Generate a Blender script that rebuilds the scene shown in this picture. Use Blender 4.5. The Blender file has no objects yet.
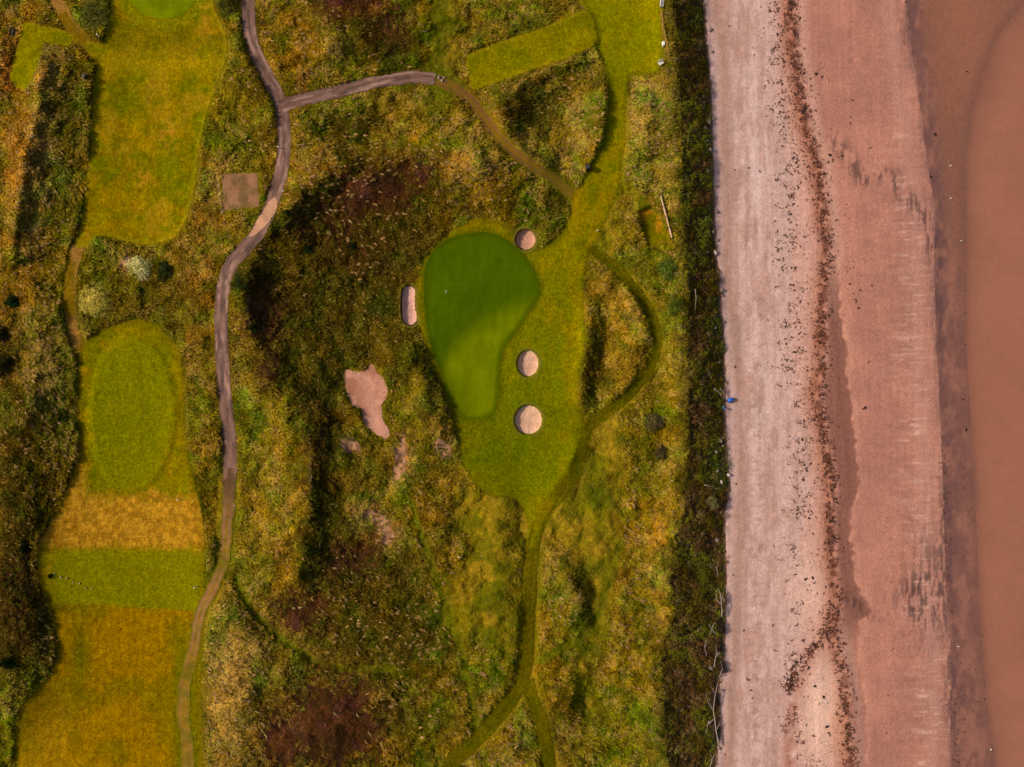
import bpy, math, numpy as np
from mathutils import Vector, Matrix

rng = np.random.default_rng(11)
S = bpy.context.scene
C = S.collection
H = 120.0            # height of the viewpoint above the tide line, metres
M = 0.17             # metres per map unit at sea level
CX, CY = 512.0, 383.5

# ------------------------------------------------------------------ noise
def _hash(ix, iy, seed):
    n = (ix.astype(np.int64) * 374761393 + iy.astype(np.int64) * 668265263 + seed * 1442695041) & 0xffffffff
    n = ((n ^ (n >> 13)) * 1274126177) & 0xffffffff
    n = (n ^ (n >> 16)) & 0xffffffff
    return n.astype(np.float64) / 4294967295.0
def noise(x, y, s, seed=0):
    x = np.asarray(x, float) / s + 1000.0; y = np.asarray(y, float) / s + 1000.0
    ix = np.floor(x); iy = np.floor(y); fx = x - ix; fy = y - iy
    ix = ix.astype(np.int64); iy = iy.astype(np.int64)
    u = fx * fx * fx * (fx * (fx * 6 - 15) + 10); v = fy * fy * fy * (fy * (fy * 6 - 15) + 10)
    a = _hash(ix, iy, seed); b = _hash(ix + 1, iy, seed); c = _hash(ix, iy + 1, seed); d = _hash(ix + 1, iy + 1, seed)
    return (a * (1 - u) + b * u) * (1 - v) + (c * (1 - u) + d * u) * v
def fbm(x, y, s, seed=0, o=4):
    t = 0; a = 0.5; w = 0
    for k in range(o):
        t = t + a * noise(x + 17.3 * k, y - 9.1 * k, s / 2 ** k, seed + k * 31); w += a; a *= 0.55
    return t / w
def ss(a, b, x):
    t = np.clip((x - a) / (b - a), 0, 1); return t * t * (3 - 2 * t)
def lin(c):
    c = np.asarray(c, float) / 255.0
    return np.where(c <= 0.04045, c / 12.92, ((c + 0.055) / 1.055) ** 2.4)
def mixc(a, b, t): return a * (1 - t[..., None]) + b * t[..., None]

# ------------------------------------------------------------------ curves
def smooth_closed(P, n=6):
    P = np.array(P, float); out = []
    N = len(P)
    for i in range(N):
        p0, p1, p2, p3 = P[i - 1], P[i], P[(i + 1) % N], P[(i + 2) % N]
        for k in range(n):
            t = k / n
            out.append(0.5 * ((2 * p1) + (-p0 + p2) * t + (2 * p0 - 5 * p1 + 4 * p2 - p3) * t * t + (-p0 + 3 * p1 - 3 * p2 + p3) * t ** 3))
    return np.array(out)
def smooth_open(P, n=8):
    P = np.array(P, float); Q = np.vstack([2 * P[0] - P[1], P, 2 * P[-1] - P[-2]]); out = []
    for i in range(1, len(Q) - 2):
        p0, p1, p2, p3 = Q[i - 1], Q[i], Q[i + 1], Q[i + 2]
        for k in range(n):
            t = k / n
            out.append(0.5 * ((2 * p1) + (-p0 + p2) * t + (2 * p0 - 5 * p1 + 4 * p2 - p3) * t * t + (-p0 + 3 * p1 - 3 * p2 + p3) * t ** 3))
    out.append(Q[-2]); return np.array(out)
def ell(cx, cy, rx, ry, n=28):
    a = np.linspace(0, 2 * math.pi, n, endpoint=False)
    return np.stack([cx + rx * np.cos(a), cy + ry * np.sin(a)], 1)
def seg_dist(X, Y, P, closed):
    """distance to polyline, signed side (+ = right hand of travel in map axes) of the nearest segment"""
    best = np.full(X.shape, 1e9); side = np.zeros(X.shape)
    n = len(P)
    for i in range(n if closed else n - 1):
        a = P[i]; b = P[(i + 1) % n]; d = b - a; L = d @ d + 1e-12
        t = np.clip(((X - a[0]) * d[0] + (Y - a[1]) * d[1]) / L, 0, 1)
        dx = X - a[0] - t * d[0]; dy = Y - a[1] - t * d[1]
        q = dx * dx + dy * dy; m = q < best
        best = np.where(m, q, best); side = np.where(m, np.sign(d[0] * dy - d[1] * dx), side)
    return np.sqrt(best), side
def inside(X, Y, P):
    r = np.zeros(X.shape, bool); n = len(P)
    for i in range(n):
        x1, y1 = P[i]; x2, y2 = P[(i + 1) % n]
        if y1 == y2: continue
        c = ((y1 > Y) != (y2 > Y)) & (X < (x2 - x1) * (Y - y1) / (y2 - y1) + x1)
        r ^= c
    return r
def sdf(X, Y, P, pad=60):
    """signed distance, negative inside; far points get +pad"""
    out = np.full(X.shape, float(pad))
    m = (X > P[:, 0].min() - pad) & (X < P[:, 0].max() + pad) & (Y > P[:, 1].min() - pad) & (Y < P[:, 1].max() + pad)
    x = X[m]; y = Y[m]
    if len(x):
        d, _ = seg_dist(x, y, P, True)
        out[m] = np.where(inside(x, y, P), -d, np.minimum(d, pad))
    return out
def track_d(X, Y, P, pad=30):
    out = np.full(X.shape, float(pad)); sd = np.zeros(X.shape)
    m = (X > P[:, 0].min() - pad) & (X < P[:, 0].max() + pad) & (Y > P[:, 1].min() - pad) & (Y < P[:, 1].max() + pad)
    if m.any():
        d, s = seg_dist(X[m], Y[m], P, False); out[m] = np.minimum(d, pad); sd[m] = s
    return out, sd

# ------------------------------------------------------------------ plan of the place
PATH = smooth_open([(250,-60),(247,-20),(248,10),(250,35),(258,58),(266,74),(275,90),(281,104),(283,122),(284,145),(281,172),(277,188),(270,208),(258,233),(245,248),(234,260),(226,276),(222,298),(221,325),(222,356),(224,385),(226,408),(229,435),(230,456),(230,474)])
BRANCH = smooth_open([(281,108),(290,103),(305,99),(323,95),(340,91),(356,87),(372,83),(389,80),(403,78),(416,77),(427,78),(435,79)])
DIRT1 = smooth_open([(230,468),(229,490),(228,511),(226,535),(223,561),(217,580),(208,597),(201,611),(197,630),(194,647),(189,665),(184,690),(184,720),(187,745),(190,800),(192,860)])
DIRT2 = smooth_open([(437,80),(446,84),(457,89),(468,98),(477,109),(486,121),(497,135),(508,147),(521,157),(537,168),(552,178),(563,187),(575,196)])
LANE = smooth_open([(95,222),(84,236),(76,252),(71,272),(69,296),(71,318),(76,338),(80,352)])
TRK1 = smooth_open([(588,245),(604,258),(614,266),(624,277),(634,288),(644,302),(653,320),(657,336),(655,353),(648,370),(637,386),(624,399),(610,410),(596,420),(586,430),(583,445),(580,462)])
TRK2 = smooth_open([(566,470),(556,490),(546,508),(538,525),(533,548),(531,580),(529,615),(528,645),(525,668),(519,687),(505,708),(488,728),(470,745),(452,762),(440,790),(425,840)])
TRK3 = smooth_open([(527,680),(533,700),(541,722),(546,745),(549,772),(551,830)])
TRK4 = smooth_open([(236,578),(240,592),(252,610),(268,627),(288,645),(310,658),(335,667),(362,669),(392,668)])
TRK5 = smooth_open([(437,92),(437,60),(438,30),(440,-10),(441,-60)])
TRK6 = smooth_open([(540,660),(556,650),(572,640),(588,630),(598,612),(606,590),(613,565),(620,545)])
TRK7 = smooth_open([(410,500),(418,525),(426,550),(434,575),(442,600),(452,628),(462,655),(468,685),(472,715),(473,740)])
TRK8 = smooth_open([(624,186),(634,196),(645,207)])
TRK9 = smooth_open([(46,-30),(56,0),(66,18),(76,34),(90,48)])
TRACKS = [LANE, TRK1, TRK2, TRK3]
APRON = smooth_closed([(417,274),(421,262),(426,254),(434,244),(444,235),(453,228),(462,223),(479,218),(498,222),(507,227),(513,234),(515,243),(519,250),(530,251),(541,247),(555,240),(566,226),(570,212),(572,196),(584,179),(592,164),(602,140),(608,112),(608,90),(605,68),(598,50),(596,42),(592,22),(586,8),(578,-10),(570,-60),(664,-60),(663,0),(664,38),(662,62),(655,72),(640,75),(628,78),(626,110),(625,140),(622,162),(620,187),(613,205),(604,225),(598,242),(588,258),(584,289),(584,319),(586,336),(581,362),(578,396),(584,421),(590,432),(588,455),(580,478),(566,496),(554,512),(545,528),(538,548),(527,548),(528,528),(523,510),(511,498),(497,498),(484,493),(472,482),(464,470),(460,455),(455,430),(448,405),(440,385),(431,365),(424,345),(418,325),(415,300),(414,285)], 4)
GREEN = smooth_closed([(424,276),(427,262),(434,250),(444,242),(456,236),(470,233),(484,232),(498,235),(510,242),(521,251),(530,263),(537,276),(540,291),(536,302),(526,316),(514,334),(505,346),(501,360),(499,378),(498,397),(494,412),(483,419),(468,420),(457,412),(449,398),(442,377),(434,355),(427,330),(424,300)], 5)
TEE1 = smooth_closed([(466,57),(474,51),(500,42),(540,29),(575,14),(588,11),(593,20),(597,38),(590,48),(560,60),(525,72),(495,83),(473,89),(468,74)], 3)
TEE0 = smooth_closed([(25,22),(44,26),(64,30),(74,37),(66,46),(50,44),(46,46),(43,56),(39,66),(34,80),(26,90),(14,86),(10,76),(13,60),(18,44),(21,30)], 3)
def straight(P, n=6):
    P = np.array(P, float); Q = np.roll(P, -1, 0)
    return np.vstack([P[i] + (Q[i] - P[i]) * np.linspace(0, 1, n, endpoint=False)[:, None] for i in range(len(P))])
TEE3 = straight([(638.5,211),(651,207.5),(661,220),(669,239),(648,245.5),(642,232)])
F1 = smooth_closed([(110,-60),(110,0),(107,27),(101,43),(90,40),(84,46),(92,60),(97,67),(93,83),(91,133),(88,167),(84,200),(80,225),(76,246),(88,246),(98,236),(127,242),(150,245),(173,238),(184,224),(192,200),(197,173),(200,143),(208,110),(217,83),(226,58),(227,37),(219,18),(213,0),(212,-60)], 3)
UGREEN = smooth_closed(ell(163,-12,35,31,20), 2)
F2 = smooth_closed([(140,319),(160,328),(173,343),(182,366),(184,406),(186,443),(196,490),(202,515),(204,560),(204,600),(203,640),(201,680),(203,767),(204,860),(10,860),(14,767),(17,712),(34,692),(50,672),(57,652),(55,628),(50,604),(40,585),(37,560),(40,540),(52,520),(66,490),(76,462),(79,449),(77,406),(77,373),(82,346),(93,334),(117,324)], 4)
PATCH = straight([(222,173.5),(258,172.5),(259.5,207),(223,210)])
BUNK = [smooth_closed(ell(525.8,239.6,11,11,14), 3),
        smooth_closed([(404,286),(411,285),(416,290),(416,300),(417,312),(418,320),(412,326),(404,323),(401,313),(401,295)], 4),
        smooth_closed(ell(528,363.5,11.6,14,16), 3),
        smooth_closed(ell(528.5,419.8,14.6,15.6,16), 3)]
SANDB = smooth_closed([(345,370),(357,372),(366,371),(371,365),(381,375),(388,391),(382,405),(383,418),(390,430),(386,438),(371,432),(364,421),(361,409),(352,405),(347,394)], 5)
def curve(pts):
    p = np.array(pts, float)
    return lambda y: np.interp(y, p[:, 1], p[:, 0])
c_belt = curve([(668,-100),(668,0),(668,30),(670,60),(674,90),(677,130),(678,160),(676,200),(680,240),(683,300),(683,400),(683,450),(678,511),(669,544),(665,578),(670,611),(655,661),(659,711),(662,767),(662,900)])
c_beach = curve([(704,-100),(705,0),(707,33),(710,67),(712,100),(714,167),(717,256),(720,276),(722,310),(725,333),(726,390),(726,423),(731,490),(726,512),(727,578),(726,628),(725,661),(720,684),(722,728),(716,767),(714,900)])
c_wrack = curve([(791,-100),(793,0),(795,50),(801,90),(808,133),(818,160),(823,200),(828,250),(823,323),(823,366),(818,396),(826,439),(833,489),(831,521),(833,561),(838,604),(834,632),(842,665),(847,690),(849,728),(851,767),(853,900)])
c_scat = curve([(774,-100),(775,7),(778,90),(786,130),(791,178),(790,264),(790,340),(793,400),(801,427),(806,490),(797,545),(803,578),(798,634),(790,690),(800,767),(800,900)])
c_e1 = curve([(905,-100),(906,0),(911,50),(918,90),(923,133),(928,167),(935,213),(934,256),(936,339),(940,406),(943,489),(945,578),(950,644),(951,767),(953,900)])
c_e2 = curve([(1080,-100),(1024,0),(1001,33),(985,67),(971,117),(966,167),(966,256),(966,339),(970,389),(973,456),(976,512),(978,544),(981,628),(986,698),(996,767),(1010,900)])
c_gr = curve([(838,-100),(838,200),(840,299),(846,356),(850,406),(855,443),(860,483),(852,512),(850,530),(851,544),(856,584),(872,611),(858,622),(860,671),(866,700),(868,767),(868,900)])

# ------------------------------------------------------------------ relief (metres) on map coordinates
def g(X, Y, cx, cy, rx, ry, rot=0.0):
    a = math.radians(rot); c, s = math.cos(a), math.sin(a)
    u = (X - cx) * c + (Y - cy) * s; v = -(X - cx) * s + (Y - cy) * c
    return np.exp(-(u / rx) ** 2 - (v / ry) ** 2)
def ridge(X, Y, pts, wl, wr, h):
    """travel order top to bottom: wl = width on the seaward side, wr = inland side"""
    P = smooth_open(pts, 4)
    out = np.zeros(X.shape); pad = 3 * max(wl, wr)
    m = (X > P[:, 0].min() - pad) & (X < P[:, 0].max() + pad) & (Y > P[:, 1].min() - pad) & (Y < P[:, 1].max() + pad)
    d, s = seg_dist(X[m], Y[m], P, False)
    w = np.where(s < 0, wl, wr)
    out[m] = h * np.exp(-(d / w) ** 2)
    return out
def crest_(X, Y, pts, wl, wr, h, p=1.0):
    P = smooth_open(pts, 4)
    out = np.zeros(X.shape); pad = 4 * max(wl, wr)
    m = (X > P[:, 0].min() - pad) & (X < P[:, 0].max() + pad) & (Y > P[:, 1].min() - pad) & (Y < P[:, 1].max() + pad)
    d, s = seg_dist(X[m], Y[m], P, False)
    # fade towards the two ends of the crest
    x, y = X[m], Y[m]; cum = np.r_[0, np.cumsum(np.hypot(*np.diff(P, axis=0).T))]
    best = np.full(x.shape, 1e9); arc = np.zeros(x.shape)
    for i in range(len(P) - 1):
        a = P[i]; q = P[i + 1] - a; L2 = q @ q + 1e-12; t = np.clip(((x - a[0]) * q[0] + (y - a[1]) * q[1]) / L2, 0, 1)
        dd = (x - a[0] - t * q[0]) ** 2 + (y - a[1] - t * q[1]) ** 2; mm = dd < best
        best = np.where(mm, dd, best); arc = np.where(mm, cum[i] + t * math.sqrt(L2), arc)
    e = np.minimum(arc, cum[-1] - arc)
    w = np.where(s < 0, wl, wr) * (1 + .35 * (fbm(x, y, 16, 401, 2) - .5))
    out[m] = h * np.exp(-(np.sqrt(d * d + 1.2) / w) ** p) * ss(0, min(24, cum[-1] * .4), e) * (.75 + .5 * fbm(x, y, 14, 402, 2))
    return out
def relief_base(X, Y):
    z = np.full(X.shape, 4.0)
    cb = c_belt(Y); cs = c_beach(Y)
    z += 0.9 * np.exp(-((X - cb + 4) / 14.0) ** 2)
    t = ss(0, 1, (X - cb - 4) / (cs - cb + 2))
    w_, a_, b_ = c_wrack(Y), c_e1(Y), c_e2(Y)
    beach = np.where(X < w_, 0.95 + 0.5 * np.clip((w_ - X) / 100, -1, 1.2), np.where(X < a_, 0.22 + 0.73 * (a_ - X) / (a_ - w_), np.where(X < b_, 0.02 + 0.20 * (b_ - X) / np.maximum(b_ - a_, 1), np.maximum(0.02 - 0.012 * (X - b_), -1.0))))
    z = z * (1 - t) + beach * t
    zb0 = z.copy()
    # left side
    z += crest_(X, Y, [(50,40),(43,60),(38,90),(36,115),(28,140),(22,162),(20,190),(16,215),(12,245),(14,275)], 20, 22, 2.9)
    z += crest_(X, Y, [(26,262),(34,310),(38,350),(30,400),(18,440)], 24, 26, 1.7)
    z += ridge(X, Y, [(4,425),(8,480),(4,560),(0,640),(4,700)], 44, 20, 3.2)
    z -= 0.7 * ss(0, 1, 1 - np.abs(X - 150) / 80.0) * ss(-80, 20, Y)
    # dune ridge right of the path: long lit inland face, steep seaward face
    z += crest_(X, Y, [(352,146),(332,168),(308,190),(284,214),(262,240),(248,268),(243,296),(247,325),(256,348),(268,368),(277,388),(288,404),(300,422),(308,446),(310,470),(309,500),(303,530),(300,560),(292,600)], 24, 40, 3.2, 1.1)
    z -= 1.2 * g(X, Y, 352, 128, 38, 15)
    z += 1.5 * g(X, Y, 385, 178, 50, 26, -10)
    z -= 1.0 * g(X, Y, 350, 300, 70, 90)
    z -= 0.7 * g(X, Y, 478, 300, 60, 130)
    z += 2.6 * g(X, Y, 478, 158, 52, 44, 20)
    z -= 0.5 * g(X, Y, 562, 205, 12, 26)
    z += crest_(X, Y, [(404,332),(416,362),(425,392),(436,422),(446,452)], 13, 26, 2.2)
    z += 1.2 * g(X, Y, 430, 525, 26, 40, 10)
    z += 1.3 * g(X, Y, 340, 30, 40, 34) + 0.9 * g(X, Y, 400, 30, 30, 30)
    # hollows ringed by low banks
    z += crest_(X, Y, [(592,53),(575,60),(556,68),(538,76),(522,82),(511,95),(501,106),(502,124),(514,141),(530,155),(548,166),(564,174)], 16, 6, 2.2)
    z -= 1.6 * g(X, Y, 543, 112, 30, 28, -25)
    z += crest_(X, Y, [(598,60),(604,80),(605,105),(601,130),(592,155),(586,170)], 5, 26, 1.5)
    z += crest_(X, Y, [(587,290),(588,330),(583,362),(580,396),(586,416)], 12, 8, 1.7)
    z += crest_(X, Y, [(616,280),(634,304),(645,330),(640,356),(628,380),(606,404)], 7, 26, .9)
    z -= 1.1 * g(X, Y, 600, 372, 16, 34, 14)
    z += 0.8 * g(X, Y, 628, 330, 14, 36, -10)
    z -= 0.28 * np.exp(-(track_d(X, Y, TRK1)[0] / 7) ** 2)
    z += 1.0 * g(X, Y, 642, 140, 14, 56)
    z += crest_(X, Y, [(580,428),(577,448),(566,470),(552,490),(540,506)], 14, 16, 1.6)
    z -= 0.8 * g(X, Y, 588, 462, 11, 38, 25)
    z += crest_(X, Y, [(552,548),(562,570),(574,588),(578,604),(572,620),(556,636)], 15, 24, 1.7)
    z += crest_(X, Y, [(574,668),(572,700),(560,730)], 14, 20, 1.1)
    z += crest_(X, Y, [(344,8),(336,28),(328,48),(316,64)], 14, 20, 1.5)
    z += crest_(X, Y, [(480,140),(478,165),(470,190)], 14, 22, 1.4)
    z += crest_(X, Y, [(218,640),(228,612),(252,640),(272,668),(300,690)], 16, 22, 1.4)
    z += crest_(X, Y, [(452,560),(462,590),(468,620),(470,650)], 14, 20, 1.2)
    z -= 0.6 * g(X, Y, 590, 590, 12, 40)
    z += 1.5 * g(X, Y, 556, 695, 18, 32)
    z += 1.2 * g(X, Y, 508, 748, 20, 34, 30)
    z += 1.1 * g(X, Y, 500, 612, 18, 60)
    z += 1.0 * g(X, Y, 500, 530, 14, 24) - 0.8 * g(X, Y, 522, 528, 10, 26)
    z += 2.0 * g(X, Y, 235, 700, 22, 60) + 1.6 * g(X, Y, 330, 715, 52, 45)
    z -= 0.45 * np.exp(-(track_d(X, Y, TRK4)[0] / 7) ** 2)
    z += 1.2 * g(X, Y, 350, 620, 60, 40)
    z += 0.9 * g(X, Y, 625, 620, 20, 80)
    return zb0 + (z - zb0) * .72
def mown_sd(X, Y):
    m = np.minimum(sdf(X, Y, APRON), sdf(X, Y, F1))
    for P in BUNK: m = np.minimum(m, sdf(X, Y, P, 20) - 1.5)
    for P in (F2, TEE1, TEE0, TEE3, PATCH, SANDB): m = np.minimum(m, sdf(X, Y, P))
    m = np.minimum(m, track_d(X, Y, PATH)[0] - 7.5)
    m = np.minimum(m, track_d(X, Y, BRANCH)[0] - 7)
    for P, w in ((LANE, 7), (TRK1, 5.0), (TRK2, 8), (TRK3, 7), (DIRT2, 5.5), (DIRT1, 8), (TRK9, 7)):
        m = np.minimum(m, track_d(X, Y, P)[0] - w)
    return m

# one grid of map coordinates shared by the terrain and every surface laid on it
sp = 1.5
def axis(a, b, far):
    core = np.arange(a, b + 0.1, sp)
    out = []; s = sp; v = b
    while v < b + far: s *= 1.22; v += s; out.append(v)
    lo = []; s = sp; v = a
    while v > a - far: s *= 1.22; v -= s; lo.append(v)
    return np.array(lo[::-1] + list(core) + out), len(lo), len(core)
AX, x0i, nx = axis(-90.0, 1115.0, 5200)
AY, y0i, ny = axis(-80.0, 850.0, 5200)
GX, GY = np.meshgrid(AX[x0i:x0i + nx], AY[y0i:y0i + ny])
MS = mown_sd(GX, GY)
ROUGH = ss(0.0, 5.0, MS) * (1 - ss(-4, 4, GX - c_beach(GY)))
BSD = np.minimum.reduce([sdf(GX, GY, P, 20) for P in BUNK])
def relief(X, Y, R):
    z = relief_base(X, Y)
    z = z + R * (1.2 * (fbm(X, Y, 70, 3) - 0.5) + 1.0 * (fbm(X, Y, 24, 5) - 0.5) + 0.6 * (fbm(X, Y, 9, 8, 3) - 0.4))
    off = 1 - ss(-8, 8, X - c_beach(Y))
    z = z + (1 - R) * off * 0.5 * (fbm(X, Y, 60, 12) - 0.5)
    # beach: scarp left of the wet sand, shallow runnel, fine swash ripples
    bz = 1 - off
    gx = X - c_gr(Y) - 4 * (noise(X * 0, Y, 9, 4) - 0.5)
    z = z - bz * 0.07 * ss(-13, -7, gx) * (1 - ss(-1.5, 1.5, gx)) * ss(230, 300, Y) 
    z = z + bz * 0.10 * (fbm(X * 3.0, Y * 0.35, 30, 41) - 0.5) * (1 - ss(-20, 0, X - c_wrack(Y)))
    z = z + bz * 0.03 * (fbm(X * 0.3, Y * 1.6, 9, 43, 3) - 0.5) * ss(0, 20, gx) * (1 - ss(-8, 2, X - c_e1(Y)))
    return z
FZ = relief(GX, GY, ROUGH)
# raised lip on the lower left of mown platforms, sunken tee, and bunker pits
T3 = sdf(GX, GY, TEE3, 30)
FZ -= 0.55 * (1 - ss(-1.0, 2.0, T3))
FZ += 0.35 * (1 - ss(-2, 6, sdf(GX, GY, TEE1, 30))) + 0.3 * (1 - ss(-3, 6, sdf(GX, GY, smooth_closed(ell(133,414,42,76,24), 2), 30)))
BRIM = FZ.copy()
FZ -= 1.5 * (1 - ss(-2.6, -0.6, BSD))
def samp(A, X, Y):
    fx = np.clip((np.asarray(X, float) - GX[0, 0]) / sp, 0, nx - 1.001); fy = np.clip((np.asarray(Y, float) - GY[0, 0]) / sp, 0, ny - 1.001)
    ix = fx.astype(int); iy = fy.astype(int); u = fx - ix; v = fy - iy
    return (A[iy, ix] * (1 - u) + A[iy, ix + 1] * u) * (1 - v) + (A[iy + 1, ix] * (1 - u) + A[iy + 1, ix + 1] * u) * v
_gy, _gx = np.gradient(FZ, sp * M)
def canopy_normal(X, Y):
    nx_ = -samp(_gx, X, Y); ny_ = samp(_gy, X, Y); n = np.stack([nx_, ny_, np.ones_like(nx_)], -1)
    return n / np.linalg.norm(n, axis=-1, keepdims=True)
def zat(X, Y): return samp(FZ, X, Y)
def W(X, Y, dz=0.0, z=None):
    """map point -> world point standing on the ground there"""
    z = zat(X, Y) if z is None else z
    k = M * (H - z) / H
    return np.stack([(np.asarray(X, float) - CX) * k, -(np.asarray(Y, float) - CY) * k, z + dz], -1)
def w1(x, y, dz=0.0):
    p = W(np.array([x]), np.array([y]), dz)[0]; return Vector([float(v) for v in p])

# ------------------------------------------------------------------ colour of the ground and its cover (display values)
# centre x, y, radius x, y, turn, colour, strength; some dark entries paint in slope shade
GRASS = [
 (15,40,30,60,0,(136,98,38),.8),(5,60,10,30,0,(118,56,34),.8),(15,180,28,90,0,(134,94,40),.9),(38,150,14,90,5,(150,122,80),.9),(62,150,18,90,0,(84,76,26),1),(70,90,10,50,0,(88,78,24),.8),
 (20,290,30,60,0,(112,84,34),.8),(55,300,18,80,0,(88,80,28),.8),(5,350,14,50,0,(60,38,20),.9),(45,370,24,60,0,(110,98,50),.8),(50,440,25,40,0,(96,88,30),.8),
 (15,480,40,60,0,(58,44,24),1),(15,600,40,80,0,(46,36,26),1),(45,640,16,40,0,(74,66,34),.9),(15,690,22,30,0,(116,108,34),.8),(35,510,12,40,0,(74,70,22),.8),(10,745,14,30,0,(84,96,20),.8),
 (92,15,18,25,0,(104,100,30),.8),
 (225,110,30,50,0,(104,96,26),1),(240,150,20,20,0,(96,92,24),.8),(232,235,26,25,0,(104,86,28),.8),(205,230,14,60,0,(128,92,42),.9),(215,190,8,30,0,(150,118,60),.6),
 (110,270,34,34,0,(98,90,24),1),(165,295,30,34,0,(90,72,26),1),(125,260,10,14,0,(160,112,80),.5),(195,300,18,60,0,(118,84,34),.9),(202,400,16,90,0,(116,98,30),.9),(205,450,14,50,0,(96,70,22),.8),(212,520,14,60,0,(92,72,22),.8),
 (262,440,40,110,0,(124,106,32),1),(240,350,20,40,0,(98,76,26),.9),(275,520,30,60,0,(118,100,34),.9),(262,600,22,40,0,(112,100,36),.9),
 (300,60,36,60,0,(116,88,32),1),(272,75,14,30,0,(122,100,30),.7),(350,5,36,22,0,(88,54,40),1),(385,35,30,30,0,(56,40,24),1),(330,55,12,28,30,(146,112,64),.7),(400,65,34,22,0,(72,64,22),1),(320,80,40,14,0,(82,70,24),.7),
 (490,15,34,26,0,(112,96,32),.8),(440,25,24,30,0,(92,84,22),.8),
 (310,130,30,22,0,(122,98,34),.9),(350,128,40,16,0,(64,54,20),1),(420,130,34,26,0,(110,92,30),.9),(300,170,26,28,20,(134,104,36),.9),
 (370,185,54,36,-10,(74,48,34),1),(400,160,22,20,0,(96,66,34),.8),(330,170,22,24,0,(112,76,40),.8),(415,170,24,22,0,(80,50,34),.8),
 (320,230,55,34,0,(68,52,28),1),(265,300,32,50,0,(56,46,24),1),(330,280,80,50,0,(50,42,18),1),(390,240,40,34,0,(60,50,20),1),(420,210,40,28,0,(66,54,20),.9),
 (270,370,24,26,0,(66,48,24),.9),(335,340,70,60,0,(64,54,20),1),(400,350,20,50,10,(70,62,20),1),
 (385,280,30,40,0,(60,52,18),.9),(320,470,22,90,0,(58,44,24),1),(310,400,30,40,0,(60,46,24),.9),
 (400,410,20,40,20,(104,92,20),.9),(430,400,16,50,20,(76,64,24),.9),(445,440,12,22,-30,(150,106,62),.5),
 (398,455,10,30,0,(160,120,88),.8),(375,520,28,18,30,(144,104,86),.7),(382,540,14,22,0,(150,108,90),.7),
 (415,500,22,40,0,(90,78,24),.8),(440,520,24,40,0,(112,86,26),.9),(350,560,50,40,0,(64,46,26),1),(340,600,50,40,0,(68,58,24),1),
 (300,610,36,30,0,(84,56,42),.9),(330,640,50,20,0,(80,70,28),.8),(280,560,16,60,0,(110,90,44),.7),(390,600,36,60,0,(74,66,22),1),(420,650,34,60,0,(80,72,24),.9),
 (225,690,30,80,0,(142,116,66),1),(250,650,24,30,0,(118,98,50),.8),(215,740,16,50,0,(120,100,42),.8),(330,725,66,56,0,(82,54,44),1),(280,740,20,30,0,(96,60,56),.8),(420,740,30,36,0,(84,78,26),.9),
 (440,640,20,50,0,(84,78,24),.9),(480,600,40,90,0,(104,90,22),1),(500,520,30,34,0,(104,90,26),.9),(470,560,20,36,0,(110,80,24),.8),(510,560,12,60,0,(128,98,30),.7),(515,640,12,50,0,(116,88,24),.6),
 (470,150,60,56,0,(120,96,34),1),(520,200,44,30,0,(98,84,26),.9),(555,205,18,26,0,(58,60,18),.9),(450,100,26,20,0,(96,84,24),.8),(470,210,40,14,0,(92,74,24),.8),(455,190,20,14,0,(74,64,22),.6),
 (540,105,42,36,-30,(82,66,30),1),(585,110,24,60,0,(122,104,38),1),(545,155,34,18,30,(116,102,34),.9),(515,110,18,26,0,(72,56,28),.9),
 (640,130,26,66,0,(130,116,46),1),(660,190,20,34,0,(112,94,36),.9),(622,225,16,30,0,(114,102,30),.9),(650,262,24,16,0,(88,88,22),.8),(650,110,16,24,0,(144,128,66),.7),
 (600,300,24,40,0,(116,90,30),.9),(620,340,30,50,0,(128,100,28),1),(590,375,12,34,14,(64,54,18),1),(612,385,14,26,0,(112,92,26),.8),(668,300,18,60,0,(108,98,26),.9),(672,340,14,60,0,(118,100,28),.9),
 (640,430,40,50,0,(100,90,26),1),(600,480,30,50,0,(96,88,22),.9),(660,500,26,60,0,(124,100,30),.9),(640,560,34,70,0,(134,102,30),1),(650,430,24,40,0,(82,70,34),.7),(625,470,20,40,0,(114,88,28),.8),
 (600,560,24,60,0,(98,84,20),.9),(560,590,20,60,0,(116,98,32),1),(585,590,12,44,0,(62,58,16),.9),(640,660,34,60,0,(112,90,28),1),(620,720,40,60,0,(94,96,22),.9),(650,740,26,40,0,(104,88,32),.8),(555,700,20,40,0,(104,84,26),1),(580,690,14,50,0,(78,72,20),.8),(590,650,24,20,0,(90,84,20),.7),
 (510,750,26,34,0,(118,98,34),1),(505,660,16,36,0,(92,90,20),.8)]
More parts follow.
